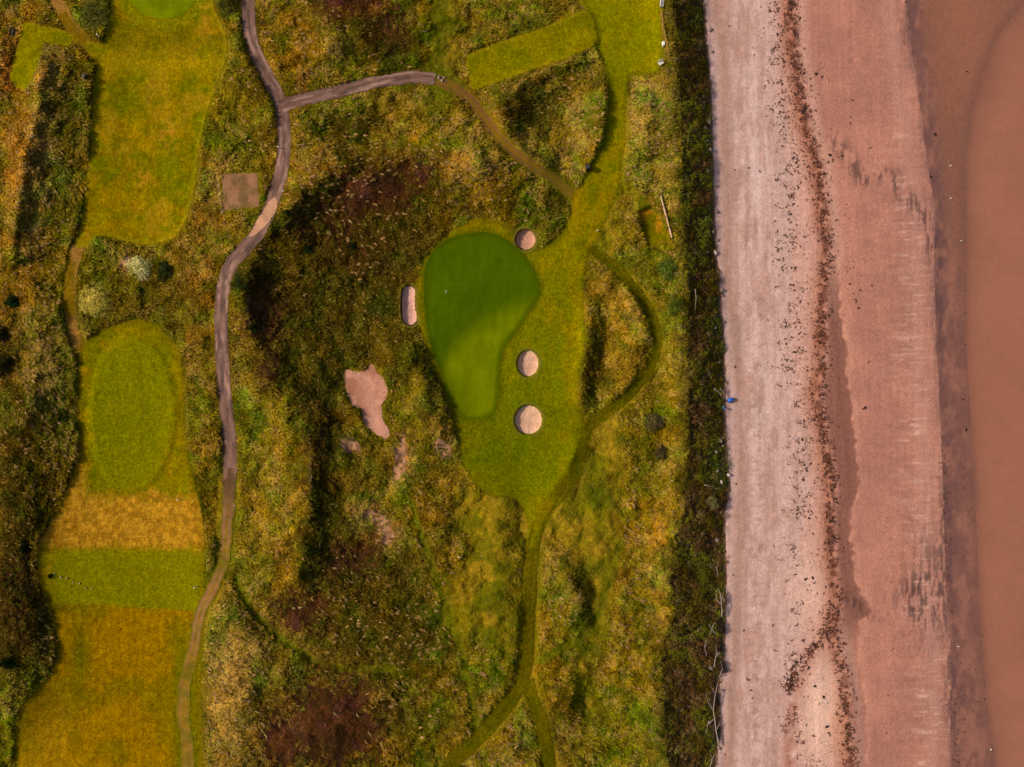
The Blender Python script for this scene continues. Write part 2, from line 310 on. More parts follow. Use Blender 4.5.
# same layout, how much heather replaces grass
HEATH = [(350,2,34,16,0,1),(390,22,24,22,0,.6),(370,190,50,30,-10,1),(415,172,22,20,0,.8),(330,225,50,26,0,.6),(265,312,24,40,0,.8),(270,370,18,20,0,.7),(318,470,16,60,0,.5),(350,560,40,26,0,.7),(300,612,34,26,0,.9),(330,725,62,50,0,1.1),(280,740,24,34,0,1),(5,60,10,30,0,.6),(10,590,30,60,0,.5),(350,250,50,40,0,.4)]
def warp(X, Y, a=14):
    return X + a * 2 * (fbm(X, Y, 22, 71, 3) - 0.5), Y + a * 2 * (fbm(X, Y, 22, 72, 3) - 0.5)
def grass_colour(X, Y):
    x, y = warp(X, Y)
    acc = np.ones(X.shape + (3,)) * lin((104, 88, 30)) * 0.18; w = np.full(X.shape, 0.18)
    for cx, cy, rx, ry, rot, col, s in GRASS:
        k = g(x, y, cx, cy, rx, ry, rot) * s
        k = k ** 2.2 * (2000 / (rx * ry + 300)) ** .35
        acc += k[..., None] * lin(col); w += k
    c = acc / w[..., None]
    a = fbm(X, Y, 20, 301, 3); b = fbm(X, Y, 28, 302, 3); d = fbm(X, Y, 13, 303, 3)
    c = mixc(c, c * np.array([.68, 1.02, .8]), ss(.5, .72, a) * .9)
    c = mixc(c, c * np.array([1.22, 1.04, .5]), ss(.5, .72, b) * .8)
    c = mixc(c, c * .55, ss(.52, .74, d) * .75)
    c = mixc(c, lin((66, 52, 22)), np.clip(g(X, Y, 330, 285, 70, 75) * .7 + g(X, Y, 400, 235, 50, 30) * .5 + g(X, Y, 345, 430, 45, 60) * .4 + g(X, Y, 350, 590, 70, 60) * .5 + g(X, Y, 12, 560, 34, 130) * .7 + g(X, Y, 370, 190, 50, 26) * .5 + g(X, Y, 400, 640, 50, 70) * .3, 0, .75) * (.55 + .9 * (a - .1)))  # shade of lee slopes and hollows painted over the dark heath tone
    return c * np.array([.97, .95, .38])
def heath_amount(X, Y):
    x, y = warp(X, Y, 10); h = np.zeros(X.shape)
    for cx, cy, rx, ry, rot, s in HEATH: h = np.maximum(h, s * g(x, y, cx, cy, rx, ry, rot))
    return h
SOFT = [(497,525,40,44,0,1),(488,590,38,66,0,1),(600,480,32,66,12,1),(596,545,32,50,0,1),(470,510,24,30,0,.9),(566,520,26,40,0,.9),(640,470,20,60,0,.5),(506,640,16,40,0,.8),(590,700,16,50,0,.7),(610,330,26,60,0,.45),(640,390,24,34,0,.5),(560,505,20,24,0,1),(600,575,15,60,0,1),(596,630,16,26,30,.9),(585,670,12,50,14,.9),(598,236,30,30,0,.9),(446,45,13,80,0,1),(452,86,18,14,0,1),(228,110,24,55,0,.55),(455,610,18,60,-12,.7),(400,500,16,40,-20,.5),(560,492,26,26,0,.8),(640,455,22,30,0,.3),(600,250,16,20,0,.8),(264,470,26,110,0,.35),(420,425,12,50,-25,.6),(385,330,26,30,0,.4),(430,300,14,60,0,.5),(105,262,26,22,0,.5),(196,640,16,180,0,.7),(610,430,24,16,0,.8),(205,250,10,30,0,.3)]
def soft_amount(X, Y):
    x, y = warp(X, Y, 5); b = np.zeros(X.shape)
    for *q, s in SOFT: b = np.maximum(b, s * g(x, y, *q))
    ms_ = samp(MS, X, Y)
    b = np.maximum(b, .62 * np.exp(-(np.maximum(ms_, 0) / 6) ** 2) * ss(100, 130, X) * (1 - ss(385, 400, X) * (1 - ss(455, 490, X))) * (np.minimum(track_d(X, Y, PATH)[0], track_d(X, Y, BRANCH)[0]) > 12))
    for T, w_ in ((TRK4, 5), (TRK5, 10), (TRK6, 6), (TRK7, 4), (TRK8, 6)): b = np.maximum(b, np.exp(-(track_d(X, Y, T)[0] / w_) ** 4))
    return ss(.25, .8, b)
def soft_colour(X, Y):
    c = mixc(np.ones(X.shape + (3,)) * lin((106, 98, 8)), lin((138, 112, 20)), ss(.4, .62, fbm(X, Y, 22, 310)))
    c = mixc(c, lin((82, 84, 6)), ss(.45, .7, fbm(X, Y, 26, 311)))
    c = c * (.75 + .5 * fbm(X, Y, 5, 312, 3))[..., None]
    d = np.zeros(X.shape)
    for T, w_ in ((TRK4, 5), (TRK5, 9), (TRK6, 6), (TRK7, 4)): d = np.maximum(d, np.exp(-(track_d(X, Y, T)[0] / w_) ** 2))
    c = mixc(c, lin((84, 88, 6)), d * .85)
    return mixc(c, lin((62, 62, 6)), np.clip(g(X, Y, 588, 462, 9, 34, 25) + g(X, Y, 588, 590, 9, 36) + g(X, Y, 448, 585, 12, 10), 0, 1) * .6)  # shade lying in the dips, painted into the turf colour
BARE = [(398,457,8,26,3),(376,518,17,8,25),(384,536,10,14,20),(440,449,7,14,-30),(350,445,12,10,0),(125,262,7,9,0),(447,450,5,8,0)]
def bare_amount(X, Y):
    x, y = warp(X, Y, 5); b = np.zeros(X.shape)
    for q in BARE: b = np.maximum(b, g(x, y, *q))
    return b

# ------------------------------------------------------------------ materials
def mat(name):
    m = bpy.data.materials.new(name); m.use_nodes = True
    nt = m.node_tree; nt.nodes.clear(); return m, nt
def N(nt, t, **kw):
    n = nt.nodes.new(t)
    for k, v in kw.items(): setattr(n, k, v)
    return n
def ground_mat(name, rough=0.9, spec=0.2, layers=((3.0, 0.35, (1, 1, 1)),), bump=0.3, bscale=6.0, bdist=0.05, translucent=0):
    """vertex colour times several procedural noises; bump from noise"""
    m, nt = mat(name); L = nt.links.new
    out = N(nt, 'ShaderNodeOutputMaterial'); b = N(nt, 'ShaderNodeBsdfPrincipled')
    b.inputs['Roughness'].default_value = rough; b.inputs['Specular IOR Level'].default_value = spec
    L(b.outputs[0], out.inputs[0])
    a = N(nt, 'ShaderNodeAttribute', attribute_name='Col'); tc = N(nt, 'ShaderNodeTexCoord')
    cur = a.outputs['Color']
    for sc, amt, st in layers:
        mp = N(nt, 'ShaderNodeMapping'); mp.inputs['Scale'].default_value = st; L(tc.outputs['Object'], mp.inputs[0])
        nz = N(nt, 'ShaderNodeTexNoise'); nz.inputs['Scale'].default_value = sc; nz.inputs['Detail'].default_value = 4; nz.inputs['Roughness'].default_value = .65
        L(mp.outputs[0], nz.inputs['Vector'])
        r = N(nt, 'ShaderNodeMapRange'); r.inputs[1].default_value = .3; r.inputs[2].default_value = .7; r.inputs[3].default_value = 1 - amt; r.inputs[4].default_value = 1 + amt
        L(nz.outputs[0], r.inputs[0])
        mx = N(nt, 'ShaderNodeVectorMath', operation='SCALE'); L(cur, mx.inputs[0]); L(r.outputs[0], mx.inputs['Scale']); cur = mx.outputs[0]
    L(cur, b.inputs['Base Color'])
    if bump:
        nz = N(nt, 'ShaderNodeTexNoise'); nz.inputs['Scale'].default_value = bscale; nz.inputs['Detail'].default_value = 5
        L(tc.outputs['Object'], nz.inputs['Vector'])
        bp = N(nt, 'ShaderNodeBump'); bp.inputs['Strength'].default_value = bump; bp.inputs['Distance'].default_value = bdist
        L(nz.outputs[0], bp.inputs['Height']); L(bp.outputs[0], b.inputs['Normal'])
    return m
def leaf_mat(name, trans=0.25, canopy=0.0):
    m, nt = mat(name); L = nt.links.new
    out = N(nt, 'ShaderNodeOutputMaterial'); a = N(nt, 'ShaderNodeAttribute', attribute_name='Col')
    d = N(nt, 'ShaderNodeBsdfDiffuse'); t = N(nt, 'ShaderNodeBsdfTranslucent'); mx = N(nt, 'ShaderNodeMixShader')
    tc = N(nt, 'ShaderNodeTexCoord'); nz = N(nt, 'ShaderNodeTexNoise'); nz.inputs['Scale'].default_value = 3.0
    L(tc.outputs['Object'], nz.inputs['Vector'])
    r = N(nt, 'ShaderNodeMapRange'); r.inputs[3].default_value = .7; r.inputs[4].default_value = 1.3; L(nz.outputs[0], r.inputs[0])
    s = N(nt, 'ShaderNodeVectorMath', operation='SCALE'); L(a.outputs['Color'], s.inputs[0]); L(r.outputs[0], s.inputs['Scale'])
    L(s.outputs[0], d.inputs[0]); L(s.outputs[0], t.inputs[0]); mx.inputs[0].default_value = trans
    if canopy:   # blades of a dense sward catch the light together, as the slope they stand on
        ca = N(nt, 'ShaderNodeAttribute', attribute_name='canopy'); ge = N(nt, 'ShaderNodeNewGeometry')
        m1 = N(nt, 'ShaderNodeMix', data_type='VECTOR'); m1.inputs[0].default_value = canopy
        L(ge.outputs['Normal'], m1.inputs[4]); L(ca.outputs['Vector'], m1.inputs[5])
        nn = N(nt, 'ShaderNodeVectorMath', operation='NORMALIZE'); L(m1.outputs[1], nn.inputs[0]); L(nn.outputs[0], d.inputs['Normal'])
    L(d.outputs[0], mx.inputs[1]); L(t.outputs[0], mx.inputs[2]); L(mx.outputs[0], out.inputs[0])
    return m
def flat_mat(name, col, rough=0.6, var=0.2, scale=8.0, metal=0.0, stretch=(1, 1, 1), bump=0.0):
    m, nt = mat(name); L = nt.links.new
    out = N(nt, 'ShaderNodeOutputMaterial'); b = N(nt, 'ShaderNodeBsdfPrincipled'); L(b.outputs[0], out.inputs[0])
    b.inputs['Roughness'].default_value = rough; b.inputs['Metallic'].default_value = metal
    tc = N(nt, 'ShaderNodeTexCoord'); mp = N(nt, 'ShaderNodeMapping'); mp.inputs['Scale'].default_value = stretch; L(tc.outputs['Object'], mp.inputs[0])
    nz = N(nt, 'ShaderNodeTexNoise'); nz.inputs['Scale'].default_value = scale; nz.inputs['Detail'].default_value = 5; L(mp.outputs[0], nz.inputs['Vector'])
    cr = N(nt, 'ShaderNodeValToRGB'); c = lin(col)
    cr.color_ramp.elements[0].position = .3; cr.color_ramp.elements[1].position = .7
    cr.color_ramp.elements[0].color = (*(c * (1 - var)), 1); cr.color_ramp.elements[1].color = (*np.minimum(c * (1 + var), .9), 1)
    L(nz.outputs[0], cr.inputs[0]); L(cr.outputs[0], b.inputs['Base Color'])
    if bump:
        bp = N(nt, 'ShaderNodeBump'); bp.inputs['Strength'].default_value = bump; bp.inputs['Distance'].default_value = .03
        L(nz.outputs[0], bp.inputs['Height']); L(bp.outputs[0], b.inputs['Normal'])
    return m

M_TERR = ground_mat('rough ground', 1, .0, ((2.5, .35, (1, 1, 1)), (9, .25, (1, 1, 1))), .6, 5, .12)
M_FAIR = ground_mat('mown grass', 1, .0, ((1.2, .14, (1, 1, 1)), (3.0, .16, (1, .25, 1)), (2.4, .30, (1, 1, 1)), (5.5, .38, (1, 1, 1))), .35, 12, .05)
M_GREEN = ground_mat('green turf', 1, .0, ((.7, .06, (1, 1, 1)), (4, .12, (1, .4, 1)), (6, .10, (1, 1, 1))), .15, 25, .02)
M_PATH = ground_mat('worn path', .85, .3, ((2.2, .12, (1, 1, 1)), (5, .25, (1, 1, 1))), .4, 14, .03)
M_DIRT = ground_mat('trodden earth', .95, .1, ((2.5, .2, (1, 1, 1)), (12, .25, (1, 1, 1))), .5, 8, .06)
M_BSAND = ground_mat('bunker sand', .9, .1, ((2.0, .10, (1, 1, 1)), (6, .10, (1, 1, 1))), .9, 4, .12)
M_BEACH = ground_mat('beach sand', .9, .15, ((1.3, .06, (1, 1, 1)), (1.6, .09, (1, .06, 1)), (2.6, .14, (1, 1, 1)), (5.5, .20, (1, 1, 1))), .7, 6, .06)
M_WET = ground_mat('wet sand', .5, .35, ((2.2, .12, (1, .5, 1)), (5.5, .16, (1, 1, 1))), .3, 9, .02)
M_SEA = ground_mat('silty water', .35, .4, ((.12, .06, (1, 1, 1)), (1.6, .07, (1, 1.6, 1)), (5, .09, (1, 1, 1))), .25, 2.4, .04)
M_LEAF = leaf_mat('grass blades', .12, .72); M_LEAF2 = leaf_mat('shrub leaves', .2); M_HEATH = leaf_mat('heather sprigs', .05, .5)
M_WEED = ground_mat('seaweed', .6, .3, ((6, .4, (1, 1, 1)),), 0)
M_TURF = ground_mat('revetted turf', .95, .1, ((6, .3, (1, 1, 4)),), .5, 10, .05)
M_WOOD = flat_mat('bleached driftwood', (150,130,120), .85, .3, 6, 0, (1, 1, .3), .4)
M_BARK = flat_mat('dark stem', (70,52,38), .9, .3, 10)
M_ROCK = flat_mat('grey stone', (132,112,98), .85, .35, 3, 0, (1, 1, 1), .6)
M_ROCKP = flat_mat('pale stone', (190,172,164), .85, .25, 4, 0, (1, 1, 1), .5)
M_WHITE = flat_mat('white paint', (228,218,204), .6, .08, 6)
M_PINE = flat_mat('sun bleached plank', (206,166,130), .8, .2, 5, 0, (.3, 1, 1), .3)
M_BLUE = flat_mat('blue plastic', (30,92,190), .4, .12, 4)
M_DARK = flat_mat('dark painted timber', (44,38,34), .7, .25, 8)
M_METAL = flat_mat('grey steel', (120,118,116), .45, .1, 10, .7)
M_RED = flat_mat('flag cloth', (250,246,235), .8, .05, 6)
M_FEATH = flat_mat('white feathers', (236,232,226), .7, .05, 9)
M_FEATG = flat_mat('grey wing feathers', (160,160,166), .7, .1, 9)
M_BEAK = flat_mat('yellow bill', (214,160,40), .5, .1, 9)

# ------------------------------------------------------------------ mesh helpers
def mesh_obj(name, V, F, material, parent=None, col=None, smooth=False, nrm=None):
    me = bpy.data.meshes.new(name)
    V = np.asarray(V, np.float32); F = np.asarray(F, np.int32)
    me.vertices.add(len(V)); me.vertices.foreach_set('co', V.ravel())
    k = F.shape[1]
    me.loops.add(F.size); me.loops.foreach_set('vertex_index', F.ravel())
    me.polygons.add(len(F)); me.polygons.foreach_set('loop_start', np.arange(0, F.size, k, dtype=np.int32))
    me.polygons.foreach_set('loop_total', np.full(len(F), k, np.int32))
    if smooth: me.polygons.foreach_set('use_smooth', np.ones(len(F), bool))
    if col is not None:
        a = me.color_attributes.new('Col', 'FLOAT_COLOR', 'POINT')
        c = np.ones((len(V), 4), np.float32); c[:, :3] = np.clip(col, 0, 1); a.data.foreach_set('color', c.ravel())
    if nrm is not None:
        a = me.attributes.new('canopy', 'FLOAT_VECTOR', 'POINT'); a.data.foreach_set('vector', np.ascontiguousarray(nrm, np.float32).ravel())
    me.update(); me.validate()
    me.materials.append(material)
    o = bpy.data.objects.new(name, me); C.objects.link(o)
    if parent: o.parent = parent
    return o
def tag(o, label=None, cat=None, group=None, kind=None):
    if label: o['label'] = label
    if cat: o['category'] = cat
    if group: o['group'] = group
    if kind: o['kind'] = kind
    return o
def thing(name, label, cat, loc=(0, 0, 0), rz=0.0, group=None):
    o = bpy.data.objects.new(name, None); C.objects.link(o); o.location = loc; o.rotation_euler = (0, 0, rz)
    o.empty_display_size = .3
    return tag(o, label, cat, group)
class MB:
    """collects polygons (any size) into one mesh"""
    def __init__(s): s.v = []; s.f = []
    def add(s, V, F):
        b = len(s.v); s.v += [tuple(map(float, p)) for p in V]; s.f += [tuple(b + i for i in f) for f in F]
    def box(s, c, d, rz=0, rx=0, taper=1.0, bev=0.0):
        x, y, z = d[0] / 2, d[1] / 2, d[2] / 2
        R = Matrix.Rotation(rz, 3, 'Z') @ Matrix.Rotation(rx, 3, 'X')
        b = bev or min(d) * .12
        ring = [(-x + b, -y), (x - b, -y), (x, -y + b), (x, y - b), (x - b, y), (-x + b, y), (-x, y - b), (-x, -y + b)]
        V = []
        for zz, k in ((-z, (x - b) / x), (-z + b, 1), (z - b, taper), (z, taper * (x - b) / x)):
            V += [R @ Vector((p[0] * k, p[1] * k, zz)) + Vector(c) for p in ring]
        F = [tuple(range(7, -1, -1)), tuple(range(24, 32))]
        for r in range(3):
            for i in range(8): F.append((r * 8 + i, r * 8 + (i + 1) % 8, r * 8 + 8 + (i + 1) % 8, r * 8 + 8 + i))
        s.add(V, F)
    def tube(s, P, R, n=8):
        P = [Vector(p) for p in P]; V = []
        for i, p in enumerate(P):
            t = (P[min(i + 1, len(P) - 1)] - P[max(i - 1, 0)]).normalized()
            u = t.cross(Vector((0, 0, 1)) if abs(t.z) < .9 else Vector((1, 0, 0))).normalized(); w = t.cross(u)
            for k in range(n):
                a = 2 * math.pi * k / n; V.append(p + (u * math.cos(a) + w * math.sin(a)) * R[i])
        F = [tuple(range(n - 1, -1, -1)), tuple(range((len(P) - 1) * n, len(P) * n))]
        for i in range(len(P) - 1):
            for k in range(n): F.append((i * n + k, i * n + (k + 1) % n, (i + 1) * n + (k + 1) % n, (i + 1) * n + k))
        s.add(V, F)
    def build(s, name, material, parent=None, smooth=False):
        me = bpy.data.meshes.new(name); me.from_pydata(s.v, [], s.f); me.update()
        if smooth:
            for p in me.polygons: p.use_smooth = True
        me.materials.append(material); o = bpy.data.objects.new(name, me); C.objects.link(o)
        if parent: o.parent = parent
        return o

# ------------------------------------------------------------------ terrain: one sheet out to the horizon
FX, FY = np.meshgrid(AX, AY)
ZF = relief_base(np.clip(FX, -400, 1400), np.clip(FY, -400, 1200)) + 1.2 * (fbm(FX, FY, 70, 3) - .5) * (FX < 660)
# blend the fine relief into the coarse far ground
edge = np.minimum.reduce([FX - GX[0, 0], GX[0, -1] - FX, FY - GY[0, 0], GY[-1, 0] - FY])
ZI = samp(FZ, np.clip(FX, GX[0, 0], GX[0, -1]), np.clip(FY, GY[0, 0], GY[-1, 0]))
ZF = np.where(edge >= 0, ZI, ZI * np.exp(edge / 60) + ZF * (1 - np.exp(edge / 60)))
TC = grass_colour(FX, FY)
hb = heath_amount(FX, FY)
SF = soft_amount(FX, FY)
TC = mixc(TC, lin((74, 48, 28)) * np.ones(3), np.clip(hb, 0, 1) * .5) * (.7 + .5 * SF)[..., None]  # litter under tall tufts darkened, with their shade painted in
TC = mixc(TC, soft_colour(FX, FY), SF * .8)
ba = bare_amount(FX, FY)
TC = mixc(TC, lin((168, 122, 92)) * np.ones(3), ss(.2, .6, ba + .25 * (fbm(FX, FY, 8, 55) - .5)) * .85)
belt = ss(-6, 6, FX - c_belt(FY))
TC = mixc(TC, lin((66, 56, 34)) * np.ones(3), belt)
TC = mixc(TC, lin((170, 128, 112)) * np.ones(3), ss(-4, 2, FX - c_beach(FY)))
nX, nY = len(AX), len(AY)
idx = np.arange(nX * nY).reshape(nY, nX)
V = W(FX.ravel(), FY.ravel(), 0, ZF.ravel())
F = np.stack([idx[1:, :-1], idx[1:, 1:], idx[:-1, 1:], idx[:-1, :-1]], -1).reshape(-1, 4)
tag(mesh_obj('ground', V, F, M_TERR, None, TC.reshape(-1, 3), True), 'uneven duneland ground under the rough grass', kind='structure')

# ------------------------------------------------------------------ surfaces laid on the terrain
def sheet(name, sd, colf, material, dz, parent=None, wob=0.0, zf=None, seed=0, limit=None):
    """cells of the shared grid inside sd<0, outer vertices pulled onto the outline"""
    s = sd + wob * 2 * (fbm(GX, GY, 7, 90 + seed, 3) - .5) if wob else sd
    gy, gx = np.gradient(s, sp); n = np.maximum(gx * gx + gy * gy, .25)
    ins = s < 0
    cell = ins[:-1, :-1] | ins[1:, :-1] | ins[:-1, 1:] | ins[1:, 1:]
    use = np.zeros(s.shape, bool)
    use[:-1, :-1] |= cell; use[1:, :-1] |= cell; use[:-1, 1:] |= cell; use[1:, 1:] |= cell
    out = use & ~ins
    X = np.where(out, GX - s * gx / n, GX); Y = np.where(out, GY - s * gy / n, GY)
    m = use; id2 = -np.ones(s.shape, int); id2[m] = np.arange(m.sum())
    x = X[m]; y = Y[m]; z = (zat(x, y) if zf is None else zf(x, y)) + dz
    V = W(x, y, 0, z)
    cy, cx = np.nonzero(cell)
    F = np.stack([id2[cy + 1, cx], id2[cy + 1, cx + 1], id2[cy, cx + 1], id2[cy, cx]], -1)
    cc = colf(x, y, s[m])
    if name in ('fairway', 'putting_green', 'tee'): cc = cc * np.array([.96, .92, .12])
    return mesh_obj(name, V, F, material, parent, cc, True)

def fair_col(x, y, s):
    n = fbm(x, y, 34, 20); n2 = fbm(x, y, 11, 21); n3 = fbm(x * .35, y, 9, 22)
    A, B = lin((108, 106, 6)), lin((140, 114, 8))
    c = mixc(A * np.ones((len(x), 3)), B, ss(.35, .7, n * .6 + n2 * .4))
    c = mixc(c, lin((88, 98, 10)), ss(.5, .8, n3) * .4)
    m = fbm(x, y, 5, 320, 3)
    c = c * (.72 + .52 * m)[:, None]
    c = mixc(c, lin((150, 112, 30)), ss(.6, .75, fbm(x, y, 15, 321)) * .5)
    return mixc(c, soft_colour(x, y) * .9, np.exp(-((s + .5) / 3.5) ** 2) * .6)
def f1_col(x, y, s):
    c = fair_col(x, y, s)
    pl = fbm(x, y, 26, 23)
    c = mixc(c, lin((152, 122, 52)), ss(.52, .75, pl) * .7)
    st = np.abs(((x + 3 * (noise(x, y, 40, 9) - .5)) % 34) - 17) / 17          # faint mowing bands
    c = c * (0.94 + .1 * ss(.3, .7, st))[:, None]
    c = mixc(c, lin((158, 132, 34)), np.exp(-((y - 64) / 9) ** 2) * .6)
    c = mixc(c, lin((104, 92, 16)), g(x, y, 160, 38, 60, 20) * .7)
    c = mixc(c, lin((172, 124, 78)), np.clip(g(x, y, 166, 134, 9, 14) + g(x, y, 143, 178, 7, 10) + g(x, y, 141, 205, 9, 10) * .7 + g(x, y, 150, 100, 10, 5) * .6 + g(x, y, 205, 20, 8, 24) * .6, 0, 1) * ss(.35, .6, fbm(x, y, 6, 423, 3)) * .8)
    c = mixc(c, lin((120, 126, 24)), np.exp(-((sdf(x, y, UGREEN) - 7) / 6) ** 2) * .3)
    c = mixc(c, lin((150, 134, 52)), np.exp(-((s + 2) / 2.) ** 2) * .45)
    return c * 1.0
def f2_col(x, y, s):
    c = fair_col(x, y, s)
    c = mixc(c, lin((114, 116, 10)), ss(8, -14, sdf(x, y, smooth_closed(ell(133,412,46,82,22), 2))) * .8)
    d = np.abs(sdf(x, y, smooth_closed(ell(132,412,38,70,22), 2)))
    c = mixc(c, lin((92, 94, 10)), np.exp(-(d / 2.2) ** 2) * .16 * ss(.3, .6, fbm(x, y, 30, 371)))
    k = ss(486, 506, y + 22 * (fbm(x, y, 9, 39, 3) - .5) + 8 * (fbm(x, y, 12, 33) - .5) + 10 * ss(170, 190, x) * 0) * (1 - ss(540, 555, y + 10 * (fbm(x, y, 6, 37) - .5)))
    k = np.maximum(k, g(x, y, 75, 500, 22, 40) * ss(74, 60, x - 20) )
    c = mixc(c, mixc(lin((184, 134, 92)) * np.ones((len(x), 3)), lin((132, 92, 46)), ss(.36, .66, fbm(x, y, 5, 34, 3)) * .7), np.clip(k, 0, 1) * .9)
    w = ss(545, 555, y + 8 * (fbm(x, y, 6, 38) - .5)) * (1 - ss(600, 604, y - (x - 53) * .06)) * ss(50, 56, x)
    c = mixc(c, lin((116, 114, 12)), w * .9)
    q = ss(600, 606, y - (x - 53) * .06)
    og = mixc(lin((140, 106, 8)) * np.ones((len(x), 3)), lin((122, 100, 8)), ss(.42, .66, fbm(x, y, 30, 35)))
    og = mixc(og, lin((150, 116, 44)), g(x, y, 45, 735, 30, 40) * .8)
    og = mixc(og, lin((88, 84, 14)), np.clip(g(x, y, 80, 655, 11, 40) * .9 + g(x, y, 20, 720, 14, 30) * .6 + g(x, y, 60, 605, 40, 8) * .5, 0, 1))
    og = mixc(og, lin((92, 92, 12)), ss(168, 180, x + 8 * (fbm(x, y, 14, 36) - .5)) * ss(620, 660, y) * .8)
    st = (x * .9 + 4 * (noise(x, y, 30, 5) - .5)) % 7 / 7
    og *= (.7 + .6 * fbm(x, y, 5, 363, 3))[:, None]
    og *= (.93 + .14 * np.abs(st * 2 - 1))[:, None]
    c = mixc(c, og, q)
    c = mixc(c, lin((110, 90, 22)), ss(-9, 0, s) * .45)
    return c
def apron_col(x, y, s):
    c = fair_col(x, y, s)
    k = np.clip(g(x, y, 575, 320, 12, 130) * .8 + g(x, y, 600, 235, 18, 34) * .9 + g(x, y, 548, 262, 16, 22) * .7, 0, 1)
    c = mixc(c, lin((150, 112, 24)), k * ss(.38, .6, fbm(x * 2.6, y * .5, 14, 24, 4)) * .5)
    c = mixc(c, lin((100, 108, 6)), ss(500, 520, x) * ss(200, 260, y) * .45)
    c = mixc(c, lin((118, 118, 6)), ss(560, 580, x) * (1 - ss(90, 210, y)) * .6)
    c = mixc(c, lin((88, 102, 10)), np.clip(g(x, y, 500, 450, 48, 50) + g(x, y, 528, 390, 30, 60) * .5, 0, 1) * .75)
    c = mixc(c, lin((112, 106, 20)), np.clip(1 - ss(5, 12, np.abs(sdf(x, y, GREEN, 30))), 0, 1) * .4 * ss(.4, .6, fbm(x, y, 20, 25)))
    c = mixc(c, lin((74, 80, 10)), np.exp(-((sdf(x, y, GREEN, 30) - 1) / 3) ** 2) * .7)
    c = mixc(c, lin((86, 92, 8)), g(x, y, 500, 458, 50, 44) * .7)
    c = mixc(c, lin((92, 106, 8)), np.exp(-((x - 556 - 5 * (noise(y, y, 60, 8) - .5)) / 3) ** 2) * .35 * ss(250, 280, y))
    c = mixc(c, lin((82, 78, 22)), ss(-5, 0, s) * .5)
    return c
def green_col(x, y, s):
    c = np.ones((len(x), 3)) * lin((66, 88, 4))
    # shade painted over the upper left; yellower turf below a soft slanting edge
    edge = (x - 470) * .62 + (y - 350) * .8 + 3 * (fbm(x, y, 20, 26) - .5)
    edge2 = 500 - x + (y - 308) * 1.0
    k = ss(-14, 20, y - np.interp(x, [420, 440, 455, 475, 505, 545], [392, 366, 345, 325, 311, 300]) + 4 * (fbm(x, y, 12, 362) - .5))
    c = mixc(c, lin((112, 122, 6)), k * .85)
    c = mixc(c, lin((76, 98, 4)), ss(.4, .7, fbm(x, y, 30, 27)) * .35)
    d = np.abs((x - (512 - (y - 320) * .17)))
    c = mixc(c, lin((104, 122, 22)), np.exp(-(d / 1.6) ** 2) * ss(320, 335, y) * .5)
    c *= (.985 + .03 * np.sin(x * .55 + .05 * y))[:, None]
    c = mixc(c, lin((60, 74, 6)), np.exp(-((s + 1.5) / 2.6) ** 2) * .7)
    c = c * (.9 + .2 * fbm(x, y * .4, 5, 370, 3))[:, None]
    return c
def tee_col(x, y, s):
    c = mixc(lin((106, 104, 8)) * np.ones((len(x), 3)), lin((124, 114, 10)), ss(.35, .65, fbm(x, y, 20, 28)))
    st = ((x * .37 + y) % 12) / 12
    c *= (.96 + .08 * ss(.4, .6, np.abs(st * 2 - 1)))[:, None]
    return mixc(c, lin((146, 120, 44)), ss(-4, 0, s) * .3)

S_AP = sdf(GX, GY, APRON)
tag(sheet('fairway', S_AP, apron_col, M_FAIR, .04, None, 1.2, seed=1), 'mown approach turf wrapping the green and running up beside the dark scrub belt', kind='structure')
tag(sheet('fairway', sdf(GX, GY, F1), f1_col, M_FAIR, .04, None, 1.0, seed=2), 'long mown yellow-green strip at the upper left, rounded at its lower end', kind='structure')
tag(sheet('fairway', sdf(GX, GY, F2), f2_col, M_FAIR, .04, None, 1.0, seed=3), 'mown strip at the lower left with a round-topped green tee and orange dry turf below', kind='structure')
tag(sheet('putting_green', sdf(GX, GY, GREEN), green_col, M_GREEN, .075), 'pear-shaped deep green putting surface between the bunkers', kind='structure')
tag(sheet('putting_green', sdf(GX, GY, UGREEN), lambda x, y, s: mixc(np.ones((len(x), 3)) * lin((112, 124, 10)), lin((98, 110, 12)), ss(.4, .6, fbm(x, y, 20, 2))), M_GREEN, .075), 'bright round green cut by the top edge of the picture', kind='structure')
tag(sheet('tee', sdf(GX, GY, TEE1), tee_col, M_FAIR, .045, None, .5, seed=4), 'long slanting mown tee right of where the paved path ends', kind='structure')
tag(sheet('tee', sdf(GX, GY, TEE0), tee_col, M_FAIR, .045, None, .8, seed=5), 'small narrow mown tee in the upper left corner', kind='structure')
tag(sheet('tee', T3, lambda x, y, s: mixc(np.ones((len(x), 3)) * lin((98, 92, 16)), lin((140, 100, 50)), ss(.45, .65, fbm(x, y, 10, 6) - (y - 225) * .012)), M_FAIR, .045, None, .5, seed=6), 'small sunken tee beside the white board', kind='structure')
tag(sheet('bare_patch', sdf(GX, GY, PATCH), lambda x, y, s: mixc(np.ones((len(x), 3)) * lin((138, 98, 68)), lin((110, 84, 48)), ss(.4, .65, fbm(x, y, 9, 7))), M_DIRT, .045, None, 1.0, seed=7), 'square of bare brown earth beside the path', kind='structure')
def sandb_col(x, y, s):
    c = mixc(np.ones((len(x), 3)) * lin((186, 132, 108)), lin((158, 106, 82)), ss(.45, .62, fbm(x, y, 16, 29)))
    return mixc(c, lin((204, 150, 128)), g(x, y, 372, 405, 10, 36, -12) * .5)
tag(sheet('sand_scrape', sdf(GX, GY, SANDB), sandb_col, M_BSAND, .05, None, 2.2, seed=8), 'ragged open patch of pink sand left of the green', kind='structure')

